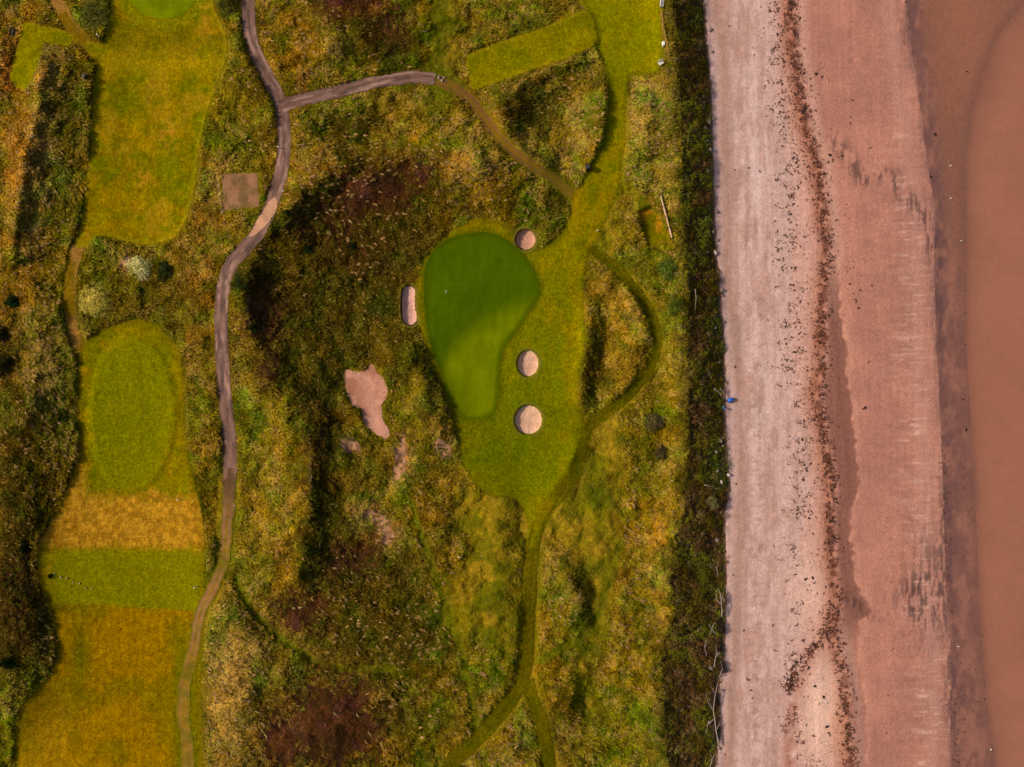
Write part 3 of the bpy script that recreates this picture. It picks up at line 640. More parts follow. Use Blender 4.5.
# ribbons: paved path, earth tracks, mown walks
def ribbon(name, P, width, colf, material, dz, label, wob=.6, n=9, fade=None):
    d = np.r_[0, np.cumsum(np.hypot(*np.diff(P, axis=0).T))]
    L = d[-1]; k = int(L / 1.5) + 2; t = np.linspace(0, L, k)
    x = np.interp(t, d, P[:, 0]); y = np.interp(t, d, P[:, 1])
    tx = np.gradient(x); ty = np.gradient(y); q = np.hypot(tx, ty); nx_, ny_ = -ty / q, tx / q
    w = width(t, L) if callable(width) else np.full(k, width)
    wl = w / 2 + wob * 2 * (fbm(t, t * 0 + 3, 9, 50, 3) - .5) + wob * 1.2 * (noise(t, t * 0, 2.5, 52) - .5)
    wr = w / 2 + wob * 2 * (fbm(t, t * 0 + 9, 9, 51, 3) - .5) + wob * 1.2 * (noise(t, t * 0, 2.5, 53) - .5)
    u = np.linspace(-1, 1, n)[None, :]
    off = np.where(u < 0, u * wl[:, None], u * wr[:, None])
    X = x[:, None] + nx_[:, None] * off; Y = y[:, None] + ny_[:, None] * off
    z = zat(X, Y) + dz
    U = np.broadcast_to(u, X.shape); T = np.broadcast_to(t[:, None], X.shape)
    V = W(X.ravel(), Y.ravel(), 0, z.ravel())
    ii = np.arange(k * n).reshape(k, n)
    F = np.stack([ii[:-1, :-1], ii[:-1, 1:], ii[1:, 1:], ii[1:, :-1]], -1).reshape(-1, 4)
    A = V[F[0, 1]] - V[F[0, 0]]; B = V[F[0, 3]] - V[F[0, 0]]
    if A[0] * B[1] - A[1] * B[0] < 0: F = F[:, ::-1]
    return tag(mesh_obj(name, V, F, material, None, colf(X.ravel(), Y.ravel(), U.ravel(), T.ravel()), True), label, kind='structure')
def path_col(x, y, u, t):
    c = np.ones((len(x), 3)) * lin((122, 86, 72))
    c = mixc(c, lin((184, 142, 124)), ss(.46, .66, fbm(u * 9, t * .12, 3, 260, 3)) * .8)
    c = mixc(c, lin((74, 50, 44)), ss(.46, .66, fbm(u * 7 + 9, t * .14, 3, 261, 3)) * .8)
    tr = np.exp(-((np.abs(u) - .5) / .2) ** 2)
    c = mixc(c, lin((146, 112, 98)), tr * .5 * ss(.3, .6, fbm(u * 6, t * .3, 4, 60)))
    c = mixc(c, lin((96, 68, 58)), np.exp(-((u) / .16) ** 2) * .35)
    c = mixc(c, lin((84, 60, 40)), ss(.7, 1, np.abs(u)) * .6) * .8
    c = mixc(c, lin((116, 80, 64)), ss(430, 468, y) * .5)
    return c
ribbon('path', PATH, lambda t, L: 13.6 + 1.6 * ss(90, 20, t), path_col, M_PATH, .055, 'winding purplish grey paved path down the left of the course', .8)
ribbon('path', BRANCH, lambda t, L: 13.0 - .8 * t / L, path_col, M_PATH, .075, 'grey paved branch leaving the winding path to the right and stopping bluntly', .8)
def dirt_col(x, y, u, t):
    c = mixc(np.ones((len(x), 3)) * lin((108, 92, 8)), lin((132, 100, 16)), ss(.4, .6, fbm(x, y, 9, 420)))
    tr = np.exp(-((np.abs(u) - .42) / .2) ** 2) * ss(.25, .5, fbm(u * 3, t * .25, 5, 61))
    c = mixc(c, lin((150, 98, 74)), np.clip(tr, 0, 1) * .85 * (1 - .7 * ss(600, 700, y)) * ss(.25, .5, fbm(x, y, 16, 382) + .3 * ss(640, 580, y)))
    c = mixc(c, lin((100, 92, 8)), ss(.5, 1, np.abs(u)) * .8)
    c = mixc(c, mixc(lin((130, 94, 78)) * np.ones((len(x), 3)), lin((84, 60, 40)), ss(.4, .6, fbm(u * 4, t * .2, 4, 381, 3))), (1 - ss(0, 80, t)) * .95)
    return c * (.8 + .4 * fbm(x, y, 5, 361, 3))[:, None]
ribbon('earth_track', DIRT1, lambda t, L: 13.5 - 1.5 * ss(0, 60, t) + 1 * ss(150, 300, t), dirt_col, M_DIRT, .07, 'rutted earth track carrying on below the end of the winding path', 1.4)
def dirt2_col(x, y, u, t):
    c = np.ones((len(x), 3)) * lin((112, 84, 12))
    k = np.maximum(np.exp(-((u + .35) / .3) ** 2) * ss(70, 20, t), np.exp(-((np.abs(u) - .55) / .22) ** 2))
    c = mixc(c, lin((106, 68, 42)), np.clip(k, 0, 1) * ss(.22, .45, fbm(u * 3, t * .3, 5, 62)) * .9)
    return mixc(c, lin((96, 80, 8)), ss(110, 165, t) * .7)
ribbon('earth_track', DIRT2, lambda t, L: 12 - 1 * t / L, dirt2_col, M_DIRT, .03, 'brown twin-rutted track curving from the blunt path end down to the fairway', 1.3)
def lane_col(x, y, u, t):
    c = mixc(np.ones((len(x), 3)) * lin((116, 88, 10)), lin((146, 104, 44)), ss(.35, .6, fbm(u * 5, t * .3, 8, 63)))
    return mixc(c, lin((92, 82, 20)), ss(.7, 1, np.abs(u)) * .5)
ribbon('mown_walk', LANE, 13, lane_col, M_FAIR, .025, 'worn mown walk linking the two left hand mown strips', 1.0)
def walk_col(x, y, u, t):
    c = mixc(np.ones((len(x), 3)) * lin((88, 92, 14)), lin((104, 100, 18)), ss(.35, .65, fbm(x, y, 16, 64)))
    c = mixc(c, lin((116, 108, 34)), np.exp(-(np.abs(u) - .45) ** 2 / .03) * .3)
    c = c * np.array([.66, .56, .1]) * (.85 + .3 * fbm(x, y, 5, 322, 3))[:, None]
    a = sdf(x, y, APRON, 30)
    return mixc(c, apron_col(x, y, a) * np.array([1.0, .86, .12]), ss(-1, -9, a))
ribbon('mown_walk', TRK1, 10.5, walk_col, M_FAIR, .065, 'sunken grassy walk curving round the right of the hollow', 1.0)
ribbon('mown_walk', TRK2, lambda t, L: 15 - 3 * ss(0, 80, t) + 4 * ss(180, 330, t), walk_col, M_FAIR, .066, 'green mown walk running from the approach down to the bottom edge', 1.1)
ribbon('mown_walk', TRK3, 13, walk_col, M_FAIR, .085, 'short mown walk forking right to the bottom edge', 1.1)
ribbon('mown_walk', TRK9, 14, lane_col, M_FAIR, .025, 'worn mown walk slanting past the upper left corner tee', 1.6)
LAYBY = smooth_closed([(275,197),(277.5,206),(272,218),(263,228),(255,235),(249,236),(254,225),(262,212),(269,202)], 4)
def lay_z(x, y): return zat(x, y) + .02
tag(sheet('sandy_strip', sdf(GX, GY, LAYBY, 20), lambda x, y, s: np.ones((len(x), 3)) * lin((168, 126, 98)), M_BSAND, .105, None, .3, seed=9), 'pale sandy oval spread along the middle of the path bend', kind='structure')

# ------------------------------------------------------------------ beach, wet sand, sea
dBe = c_beach(GY) - GX
SILT = smooth_open([(838,140),(844,152),(854,166),(863,180),(872,176),(884,175),(893,180),(900,192),(910,200),(918,208),(927,220),(934,234),(937,256),(938,300),(939,360)])
SILT2 = smooth_open([(944,470),(944,540),(945,580),(948,640),(950,720)])
ARC = smooth_open([(836,585),(832,612),(824,636),(812,656),(802,676),(795,700),(791,730),(789,767),(789,830)])
def silt_amount(x, y):
    d = track_d(x, y, SILT)[0]; d2 = track_d(x, y, SILT2)[0]
    k = np.exp(-(d / (5 + 4 * ss(300, 200, y))) ** 2) * .9 + np.exp(-(d2 / 5) ** 2) * .8
    k += g(x, y, 928, 585, 20, 60) * .75 + g(x, y, 905, 600, 30, 30) * .35 + g(x, y, 908, 20, 8, 40) * .7 + g(x, y, 922, 600, 24, 20) * .5
    k += ss(.5, .6, fbm(x * .3, y, 10, 278)) * 0 + g(x, y, 858, 606, 22, 6, 35) * .9 + g(x, y, 930, 235, 9, 26) * .7
    return np.clip(k, 0, 1)
def beach_col(x, y, s):
    n = len(x); w = c_wrack(y); e1 = c_e1(y); sc = c_scat(y); b0 = c_beach(y)
    c = np.ones((n, 3)) * lin((200, 162, 152))
    c = mixc(c, lin((164, 126, 110)), np.exp(-((x - b0 - 12 - 6 * (noise(y, y, 70, 3) - .5)) / 7) ** 2) * .8)
    c = mixc(c, lin((214, 182, 174)), g(x, y, 762, 200, 16, 260) * .7 * ss(.3, .6, fbm(x * 3, y * .3, 24, 70)))
    c = mixc(c, lin((172, 128, 112)), ss(.5, .66, fbm(x * 1.3, y * .35, 9, 350, 4)) * ss(2, 12, x - b0) * .55)
    c = mixc(c, lin((150, 112, 104)), ss(.6, .7, fbm(x, y, 5, 351, 3)) * np.exp(-((x - 757 - 6 * (noise(y, y, 60, 2) - .5)) / 7) ** 2) * ss(230, 300, y) * .6)
    c = mixc(c, lin((200, 160, 148)), ss(-34, -6, x - sc) * .5)
    c = mixc(c, lin((206, 158, 140)), ss(-4, 8, x - sc) * .7)
    c = mixc(c, lin((172, 108, 82)), np.exp(-((x - w + 4) / 11) ** 2) * (.75 + .2 * noise(x, y, 20, 1)))
    c = mixc(c, lin((104, 60, 44)), np.exp(-((x - w + 1) / 6) ** 2) * ss(.36, .56, fbm(x, y, 5, 330, 3)) * .85)
    c = c * (.88 + .24 * fbm(x, y, 4, 331, 3))[:, None]
    d = track_d(x, y, ARC)[0]
    c = mixc(c, lin((170, 112, 90)), np.exp(-(d / 8) ** 2) * .8 * ss(.2, .5, fbm(x, y, 12, 392)))
    c = mixc(c, lin((226, 184, 162)), np.clip(g(x, y, 820, 712, 18, 46) + g(x, y, 806, 590, 16, 34) * .7 + g(x, y, 848, 634, 6, 20) * .8, 0, 1) * .85)
    c = mixc(c, lin((196, 136, 106)), g(x, y, 838, 730, 9, 30) * .7)
    c = mixc(c, c * .82, ss(.56, .68, fbm(x, y, 3, 393, 2)) * np.exp(-((x - sc) / 16) ** 2) * .8)
    c = c * (.9 + .2 * fbm(x, y, 7, 394, 4))[:, None]
    c = mixc(c, lin((176, 132, 118)), np.exp(-((np.abs(x - 742 - 4 * (noise(y, y, 90, 5) - .5)) - 4.5) / 1.3) ** 2) * .55 * ss(.3, .5, noise(x * 0, y, 40, 7)))
    c = mixc(c, lin((180, 136, 122)), np.exp(-((np.abs(x - 768 - 8 * (noise(y, y, 120, 6) - .5)) - 4.5) / 1.2) ** 2) * .4 * ss(.4, .6, noise(x * 0, y, 50, 8)))
    gx = x - c_gr(y) - 4 * (noise(x * 0, y, 9, 4) - .5) - 4.5 * (noise(x * 0, y, 4.5, 6) - .5)
    wet = mixc(lin((184, 126, 106)) * np.ones((n, 3)), lin((170, 116, 100)), ss(.35, .65, fbm(x, y * .8, 40, 73)))
    c = mixc(c, wet, ss(4, 20, x - w))
    # shallow runnel of damp sand behind the wrack line
    c = mixc(c, lin((134, 88, 74)), ss(2, 8, x - w) * (1 - ss(-.8, .8, gx)) * ss(210, 330, y) * (1 - ss(610, 650, y) * .6) * .95)
    c = mixc(c, lin((202, 146, 122)), np.exp(-((gx - 3.5) / 3) ** 2) * ss(280, 330, y) * (1 - ss(640, 760, y)) * .35 * ss(.3, .6, noise(x, y, 12, 9)))
    # swash fingers
    fing = fbm(x * .3, y * 1.5, 13, 74, 4) + .5 * (fbm(x * .12, y * 1.8, 5, 75, 3) - .5)
    fa = ss(-75, -20, x - e1) * (1 - ss(-4, 2, x - e1))
    fing2 = fbm(x * .2, y * 1.9, 4, 275, 4)
    c = mixc(c, lin((206, 158, 138)), ss(.56, .74, fing) * fa * .3 * ss(100, 330, y))
    c = mixc(c, lin((216, 172, 152)), ss(.60, .76, fing2) * np.exp(-((x - e1 + 24 + 14 * (noise(y, y, 30, 3) - .5)) / 15) ** 2) * .8 * ss(60, 300, y + 120 * noise(y, y, 50, 4)))
    c = mixc(c, c * .80, ss(.48, .66, fbm(x * 2.6, y * .35, 5, 276, 3)) * ss(-45, -8, x - e1) * .55)
    c = mixc(c, c * .86, ss(.5, .7, fbm(x * .6, y * .9, 6, 277, 3)) * ss(10, 40, x - w) * .5)
    c = mixc(c, lin((140, 98, 84)), ss(.55, .75, fbm(x * .3, y * 1.8, 10, 76, 4)) * fa * .35)
    c = mixc(c, lin((192, 144, 130)), np.exp(-((x - e1 + 18) / 10) ** 2) * .35)
    # grey silt streaks
    k = silt_amount(x, y)
    c = mixc(c, lin((78, 56, 54)), k * ss(.44, .6, fbm(x * 2.6, y * .5, 6, 77, 4)) * .8)
    c = mixc(c, lin((124, 92, 88)), np.exp(-((x - e1 + 1) / 3) ** 2) * .5 * ss(.3, .6, fbm(x * 2, y * .6, 8, 78)))
    return c
tag(sheet('beach', np.maximum(dBe, GX - c_e1(GY)), beach_col, M_BEACH, .05, None, 1.3, seed=10), 'pink tidal beach between the scrub belt and the wet flats', kind='structure')
def wet_col(x, y, s):
    n = len(x)
    c = mixc(np.ones((n, 3)) * lin((144, 96, 80)), lin((122, 80, 70)), ss(.35, .65, fbm(x * 1.5, y * .7, 14, 80)))
    c = mixc(c, c * .72, ss(.62, .72, fbm(x, y, 4, 360, 3)) * .6)
    c = mixc(c, lin((98, 68, 66)), np.exp(-((x - c_e1(y) - 6) / 7) ** 2) * ss(.35, .6, fbm(x * 2, y, 9, 81)) * .6)
    c = mixc(c, lin((132, 86, 66)), (1 - ss(200, 320, y)) * ss(8, 24, x - c_e1(y)) * .9)
    c = mixc(c, lin((84, 60, 60)), silt_amount(x, y) * ss(.42, .6, fbm(x * 2.6, y * .5, 6, 77, 4)) * .75)
    c = mixc(c, lin((150, 96, 72)), g(x, y, 966, 20, 26, 70) * .6)
    c = mixc(c, lin((118, 78, 66)), ss(14, 2, c_e2(y) - x) * .6)
    return c
tag(sheet('wet_sand', np.maximum(c_e1(GY) - GX + .1, GX - c_e2(GY)), wet_col, M_WET, .03, None, .9, seed=11), 'purplish wet sand at the edge of the tide', kind='structure')
AX2 = np.concatenate([np.arange(-100, 1000, 1.0)[:0], [0]])
def sea():
    ys = np.unique(np.concatenate([AY[AY < GY[0, 0]], np.arange(GY[0, 0], GY[-1, 0], 3.0), AY[AY > GY[-1, 0]]]))
    us = np.concatenate([np.linspace(0, 160, 54), 160 + np.cumsum(3.0 * 1.2 ** np.arange(32))])
    Yg, Ug = np.meshgrid(ys, us, indexing='ij')
    Xg = c_e2(Yg) + 1.2 * (fbm(Ug * 0, Yg, 30, 82) - .5) + Ug - .5
    z0 = np.interp(Ug, [0, 3, 20], [0.0, .02, .04])
    zz = np.maximum(zat(Xg, Yg) + .05, 0) * (Ug < 20) + z0 * 0 + (Ug >= 20) * .05
    zz = .05 + np.exp(-Ug / 4) * (zat(Xg, Yg) + .04 - .05)
    zz = np.maximum(zz, .05 * ss(0, 8, Ug))
    V = W(Xg.ravel(), Yg.ravel(), 0, zz.ravel())
    c = np.ones((Xg.size, 3)) * lin((153, 100, 76)); x, y, u = Xg.ravel(), Yg.ravel(), Ug.ravel()
    c = mixc(c, lin((124, 80, 66)), np.exp(-(u / (9 + 10 * ss(200, 60, y))) ** 1.2) * .85)
    c = c * (.93 + .14 * fbm(x * .6, y, 6, 380, 4))[:, None]
    c = mixc(c, lin((150, 96, 74)), ss(.4, .65, fbm(x, y, 80, 83)) * .5)
    k, n = Xg.shape; ii = np.arange(k * n).reshape(k, n)
    F = np.stack([ii[1:, :-1], ii[1:, 1:], ii[:-1, 1:], ii[:-1, :-1]], -1).reshape(-1, 4)
    tag(mesh_obj('sea', V, F, M_SEA, None, c, True), 'calm silty brown water along the right edge', kind='structure')
sea()

# ------------------------------------------------------------------ bunkers
LB = ['small round pot bunker at the upper right shoulder of the green', 'long bean-shaped bunker on the left side of the green', 'oval pot bunker just right of the green, upper of two', 'larger round pot bunker below and right of the green']
for P, lb, cc in zip(BUNK, LB, [(196,142,116),(206,156,140),(210,164,136),(214,168,138)]):
    cen = P.mean(0)
    # dense outline
    Q = np.vstack([P, P[:1]]); d = np.r_[0, np.cumsum(np.hypot(*np.diff(Q, axis=0).T))]
    t = np.linspace(0, d[-1], 97)[:-1]; px = np.interp(t, d, Q[:, 0]); py = np.interp(t, d, Q[:, 1])
    tx = np.roll(px, -1) - np.roll(px, 1); ty = np.roll(py, -1) - np.roll(py, 1); q = np.hypot(tx, ty); ox, oy = ty / q, -tx / q
    if ((px - cen[0]) * ox + (py - cen[1]) * oy).mean() < 0: ox, oy = -ox, -oy
    px = px + ox * .5 * (noise(t, t * 0, 3, 7) - .5); py = py + oy * .5 * (noise(t, t * 0, 3, 8) - .5)
    zr = float(samp(BRIM, cen[0], cen[1]))
    loc = W(np.array([cen[0]]), np.array([cen[1]]), 0, np.array([zr - .45]))[0]
    root = thing('bunker', lb, 'bunker', tuple(map(float, loc)))
    rings = []
    for off, dz in ((2.2, .04), (.9, .05), (.2, .03), (-.15, -.12), (-.4, -.26), (-.9, -.48)):
        X = px + ox * off; Y = py + oy * off
        z = samp(BRIM, px + ox * 2.2, py + oy * 2.2) + dz if dz > 0 else samp(BRIM, px + ox * 2.2, py + oy * 2.2) * .5 + zr * .5 + dz
        rings.append(W(X, Y, 0, z) - loc)
    n = len(px); V = np.vstack(rings); F = []
    for r in range(len(rings) - 1):
        a = r * n + np.arange(n); b = r * n + (np.arange(n) + 1) % n
        F.append(np.stack([a, b, b + n, a + n], -1))
    F = np.vstack(F)
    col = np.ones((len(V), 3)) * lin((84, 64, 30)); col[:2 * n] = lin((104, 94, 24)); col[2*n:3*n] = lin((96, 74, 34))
    mesh_obj('turf_face', V, F, M_TURF, root, col, True)
    rr = np.array([1.0, .93, .85, .7, .5, .3, .12]); V = []; 
    for k in rr:
        X = cen[0] + (px - ox * .75 - cen[0]) * k; Y = cen[1] + (py - oy * .75 - cen[1]) * k
        z = zr - .46 + .34 * (k ** 3 - 1) + .05 * (noise(X, Y, 2.2, 21) - .5) + .03 * (noise(X, Y, 3, 19) - .5)
        V.append(W(X, Y, 0, z) - loc)
    V.append((W(cen[0:1], cen[1:2], 0, np.array([zr - .80])) - loc)); V = np.vstack(V)
    F = []
    for r in range(len(rr) - 1):
        a = r * n + np.arange(n); b = r * n + (np.arange(n) + 1) % n
        F.append(np.stack([a, b, b + n, a + n], -1))
    a = (len(rr) - 1) * n + np.arange(n); b = (len(rr) - 1) * n + (np.arange(n) + 1) % n
    F.append(np.stack([a, b, np.full(n, len(V) - 1), np.full(n, len(V) - 1)], -1))
    Fm = np.vstack(F[:-1])
    me = MB(); me.v = [tuple(map(float, p)) for p in V]; me.f = [tuple(map(int, f)) for f in Fm] + [tuple(map(int, f[:3])) for f in F[-1]]
    sd = me.build('sand_floor', M_BSAND, root, True)
    ca = sd.data.color_attributes.new('Col', 'FLOAT_COLOR', 'POINT'); w4 = np.ones((len(V), 4), np.float32); w4[:, :3] = lin(cc)
    w4[:, :3] *= (.82 + .3 * noise(V[:, 0] * 10, V[:, 1] * 10, 8, 9))[:, None]
    ca.data.foreach_set('color', w4.ravel())

# ------------------------------------------------------------------ rough grass: tufts of blades
def jitter_points(step, x0, x1, y0, y1, seed):
    r = np.random.default_rng(seed)
    xs, ys = np.meshgrid(np.arange(x0, x1, step), np.arange(y0, y1, step))
    return (xs + r.uniform(-.6, .6, xs.shape) * step).ravel(), (ys + r.uniform(-.6, .6, xs.shape) * step).ravel()
def blades(P, hgt, rad, col, straw, nb, seed, width=.05, lean=.3, strawcol=(212, 164, 92)):
    """P (n,3) tuft roots; returns V, F, colours of nb bent blades per tuft"""
    r = np.random.default_rng(seed); n = len(P)
    az = r.uniform(0, 2 * math.pi, (n, nb)); ro = np.sqrt(r.uniform(0, 1, (n, nb))) * rad[:, None] * .55
    h = hgt[:, None] * r.uniform(.55, 1.1, (n, nb)); out = rad[:, None] * r.uniform(.5, 1.3, (n, nb))
    az2 = az + r.normal(0, .5, (n, nb))
    wl = (2.6 * (fbm(P[:, 0] * 6, P[:, 1] * 6, 30, 410, 3) - .5) + r.normal(0, .25, n))[:, None]
    bx = P[:, 0, None] + np.cos(az) * ro; by = P[:, 1, None] + np.sin(az) * ro; bz = P[:, 2, None] - .05 + np.zeros((n, nb))
    dx = np.cos(az2) * out + lean * h * np.cos(wl - .35); dy = np.sin(az2) * out + lean * h * np.sin(wl - .35)
    mxx = bx + dx * .35; myy = by + dy * .35; mz = bz + h * .8
    tx = bx + dx; ty = by + dy; tz = bz + h * r.uniform(.6, 1.0, (n, nb))
    L = np.hypot(dx, dy) + 1e-6; w = width * r.uniform(.6, 1.5, (n, nb))
    ux, uy = -dy / L * w, dx / L * w
    V = np.stack([np.stack([bx - ux, by - uy, bz], -1), np.stack([bx + ux, by + uy, bz], -1),
                  np.stack([mxx + ux, myy + uy, mz], -1), np.stack([mxx - ux, myy - uy, mz], -1),
                  np.stack([tx + ux * .25, ty + uy * .25, tz], -1), np.stack([tx - ux * .25, ty - uy * .25, tz], -1)], 2).reshape(-1, 3)
    b = np.arange(n * nb)[:, None] * 6
    F = np.concatenate([b + np.array([0, 1, 2, 3]), b + np.array([3, 2, 4, 5])], 0)
    c = np.repeat(col[:, None, :], nb, 1) * r.uniform(.75, 1.25, (n, nb, 1)) * r.uniform(.7, 1.35, (n, 1, 1))
    s = r.uniform(0, 1, (n, nb)) < straw[:, None]
    c = np.where(s[..., None], lin(strawcol) * r.uniform(.55, 1.0, (n, nb, 1)) * .6 + c * .4, c)
    c = np.repeat(c.reshape(-1, 3), 6, 0)
    return V, F, c
x, y = jitter_points(2.35, -60, 700, -50, 820, 5)
ms = samp(MS, x, y); hb = heath_amount(x, y); ba = bare_amount(x, y)
r = rng.uniform(0, 1, len(x))
SHR = [(141,268,14),(166,271,11),(97,302,17),(14,302,8),(4,334,9),(4,366,11),(24,547,6),(8,662,8),(94,16,14),(230,5,11),(668,270,11),(655,422,10),(661,452,9)]
keep = (ms > .2 + r * 1.5)
for a_, b_, q_ in SHR: keep &= (x - a_) ** 2 + (y - b_) ** 2 > (q_ * .85) ** 2
keep = keep & (x < c_belt(y) + 3) & (r > ss(.2, .7, ba) * .9) & (hb < .12 + .7 * r) 
for T, w_ in ((TRK4, 5), (TRK5, 9), (TRK6, 5), (TRK7, 4), (TRK8, 5)):
    keep &= ~((track_d(x, y, T)[0] < w_) & (r < .9))
for _ in (0,):
    keep &= ~(r < soft_amount(x, y) * .93)
keep &= ~((x > 575) & (x < 625) & (y > 225) & (y < 262) & (r < .6))
x, y, ms = x[keep], y[keep], ms[keep]
sf0 = soft_amount(x, y)
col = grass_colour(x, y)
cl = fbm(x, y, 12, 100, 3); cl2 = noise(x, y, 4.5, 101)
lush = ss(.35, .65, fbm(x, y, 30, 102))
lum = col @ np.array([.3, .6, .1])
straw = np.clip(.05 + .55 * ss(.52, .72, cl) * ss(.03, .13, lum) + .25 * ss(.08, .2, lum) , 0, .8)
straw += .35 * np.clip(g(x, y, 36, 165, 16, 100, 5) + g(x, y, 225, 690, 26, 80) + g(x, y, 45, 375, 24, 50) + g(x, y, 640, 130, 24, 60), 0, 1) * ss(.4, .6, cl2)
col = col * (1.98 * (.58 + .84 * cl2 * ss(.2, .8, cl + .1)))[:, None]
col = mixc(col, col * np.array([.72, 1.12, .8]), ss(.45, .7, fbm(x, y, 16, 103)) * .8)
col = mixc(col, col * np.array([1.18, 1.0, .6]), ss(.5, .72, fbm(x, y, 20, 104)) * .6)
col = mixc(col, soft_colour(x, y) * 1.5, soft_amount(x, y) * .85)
hg = (.22 + .38 * cl + .12 * cl2) * ss(-1, 6, ms + 2) 
soft = np.clip(g(x, y, 490, 570, 50, 90) + g(x, y, 600, 520, 30, 60) * .8 + g(x, y, 262, 460, 30, 120) * .3, 0, 1)
hg *= 1 - .55 * soft
sf = soft_amount(x, y); hg *= 1 - .7 * sf; straw *= 1 - .7 * sf
rad = .2 + .22 * cl2
P = W(x, y, 0)
V, F, c = blades(P, hg, rad, col, straw, 12, 6, .05, .6)
tag(mesh_obj('rough_grass', V, F, M_LEAF, None, c, nrm=np.repeat(canopy_normal(x, y), 72, 0)), 'tall wind-blown rough grass in tufts all over the dunes', 'grass', kind='stuff')
NT = len(x)

x, y = jitter_points(3.4, -60, 690, -50, 820, 8)
tz = np.clip(g(x, y, 36, 165, 20, 110, 5) + g(x, y, 225, 690, 30, 90) + g(x, y, 45, 380, 28, 90) + g(x, y, 644, 130, 26, 64) + g(x, y, 420, 640, 60, 90) * .4 + g(x, y, 480, 165, 60, 40) * .8 + g(x, y, 300, 60, 60, 50) * .6 + g(x, y, 560, 585, 16, 44) * .8 + g(x, y, 60, 640, 20, 50) * .6 + g(x, y, 330, 230, 90, 60) * .12 + g(x, y, 580, 120, 24, 50) * .7 + g(x, y, 320, 170, 50, 40) * .6 + g(x, y, 640, 570, 26, 150) * .35 + g(x, y, 340, 620, 70, 50) * .2 + g(x, y, 505, 750, 20, 30) * .7, 0, 1)
ms = samp(MS, x, y); rr_ = rng.uniform(0, 1, len(x))
keep = (ms > 2) & (x < c_belt(y) - 2) & (rr_ < tz * .8 * ss(.38, .6, fbm(x, y, 12, 340))) & (soft_amount(x, y) < .4)
for a_, b_, q_ in SHR: keep &= (x - a_) ** 2 + (y - b_) ** 2 > (q_ * .85) ** 2
x, y = x[keep], y[keep]; n = len(x)
col = mixc(np.ones((n, 3)) * lin((172, 132, 66)), lin((206, 166, 112)), rng.uniform(0, 1, n)) * rng.uniform(.5, 1.15, (n, 1))
V, F, c = blades(W(x, y, 0), rng.uniform(.4, .7, n), rng.uniform(.08, .18, n), col * .62, np.full(n, .25), 10, 9, .05, 1.15)
tag(mesh_obj('marram_tussocks', V, F, M_LEAF, None, c, nrm=np.repeat(canopy_normal(x, y), 60, 0)), 'paler straw coloured marram tussocks standing above the other grass', 'grass', kind='stuff')

# mown-edge fringe and low ground cover where tracks cross the rough
x, y = jitter_points(2.0, -60, 700, -50, 820, 15)
ms = samp(MS, x, y); tm = np.zeros(len(x), bool)
for T, w_ in ((TRK4, 5), (TRK5, 9), (TRK6, 5), (TRK7, 4), (TRK8, 5)): tm |= track_d(x, y, T)[0] < w_
keep = ((ms > 0) | ((ms > -3.5) & (rng.uniform(0, 1, len(x)) < .55 + ms * .14))) & (tm | (soft_amount(x, y) > .4) | (ms < 2.5) | (rng.uniform(0, 1, len(x)) < .35)) & (np.minimum(track_d(x, y, PATH)[0], track_d(x, y, BRANCH)[0]) > 6) & (x < c_belt(y) + 2) & (bare_amount(x, y) < .5)
x, y = x[keep], y[keep]; tm = tm[keep]
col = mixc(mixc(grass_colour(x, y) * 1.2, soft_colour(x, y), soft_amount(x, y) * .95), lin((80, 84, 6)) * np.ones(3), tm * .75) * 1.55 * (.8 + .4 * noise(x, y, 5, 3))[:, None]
V, F, c = blades(W(x, y, 0), np.full(len(x), .10) + .05 * noise(x, y, 5, 4), np.full(len(x), .2), col, np.full(len(x), .05), 8, 16, .04, .1)
tag(mesh_obj('short_grass', V, F, M_LEAF, None, c, nrm=np.repeat(canopy_normal(x, y), 48, 0)), 'short trampled grass under the tufts and on the faint walks', 'grass', kind='stuff')

# ------------------------------------------------------------------ leafy clumps (heather, scrub, bushes)
def leaves(P, R, Hh, col, nl, size, seed, spread=.35, shape=.55):
    """P (n,3) clump bases; domes of nl small leaf quads each"""
    r = np.random.default_rng(seed); n = len(P)
    th = r.uniform(0, 2 * math.pi, (n, nl)); u = r.uniform(0, 1, (n, nl)) ** shape
    ph = u * math.pi * .5
    k = 1 - spread * r.uniform(0, 1, (n, nl)) ** 1.5
    lob = 1 + .22 * np.sin(th * 3 + P[:, 0, None] * 3) + .14 * np.sin(th * 5 + P[:, 1, None] * 5)
    x = P[:, 0, None] + np.cos(th) * np.sin(ph) * R[:, None] * k * lob
    y = P[:, 1, None] + np.sin(th) * np.sin(ph) * R[:, None] * k * lob
    z = P[:, 2, None] + np.cos(ph) * Hh[:, None] * k
    nrm = np.stack([np.cos(th) * np.sin(ph), np.sin(th) * np.sin(ph), np.cos(ph) + .15], -1) + r.normal(0, .45, (n, nl, 3))
    nrm /= np.linalg.norm(nrm, axis=-1, keepdims=True)
    rv = r.normal(0, 1, (n, nl, 3)); a = np.cross(nrm, rv); a /= np.linalg.norm(a, axis=-1, keepdims=True) + 1e-9; b = np.cross(nrm, a)
    s = size * r.uniform(.5, 1.4, (n, nl, 1)); c0 = np.stack([x, y, z], -1)
    V = np.stack([c0 - a * s, c0 + b * s * .55, c0 + a * s, c0 - b * s * .55], 2).reshape(-1, 3)
    F = np.arange(n * nl * 4).reshape(-1, 4)
    c = np.repeat(col[:, None, :], nl, 1) * r.uniform(.6, 1.4, (n, nl, 1))
    return V, F, np.repeat(c.reshape(-1, 3), 4, 0)
x, y = jitter_points(2.3, -50, 700, -50, 820, 25)
ms = samp(MS, x, y); hb = heath_amount(x, y); r = rng.uniform(0, 1, len(x))
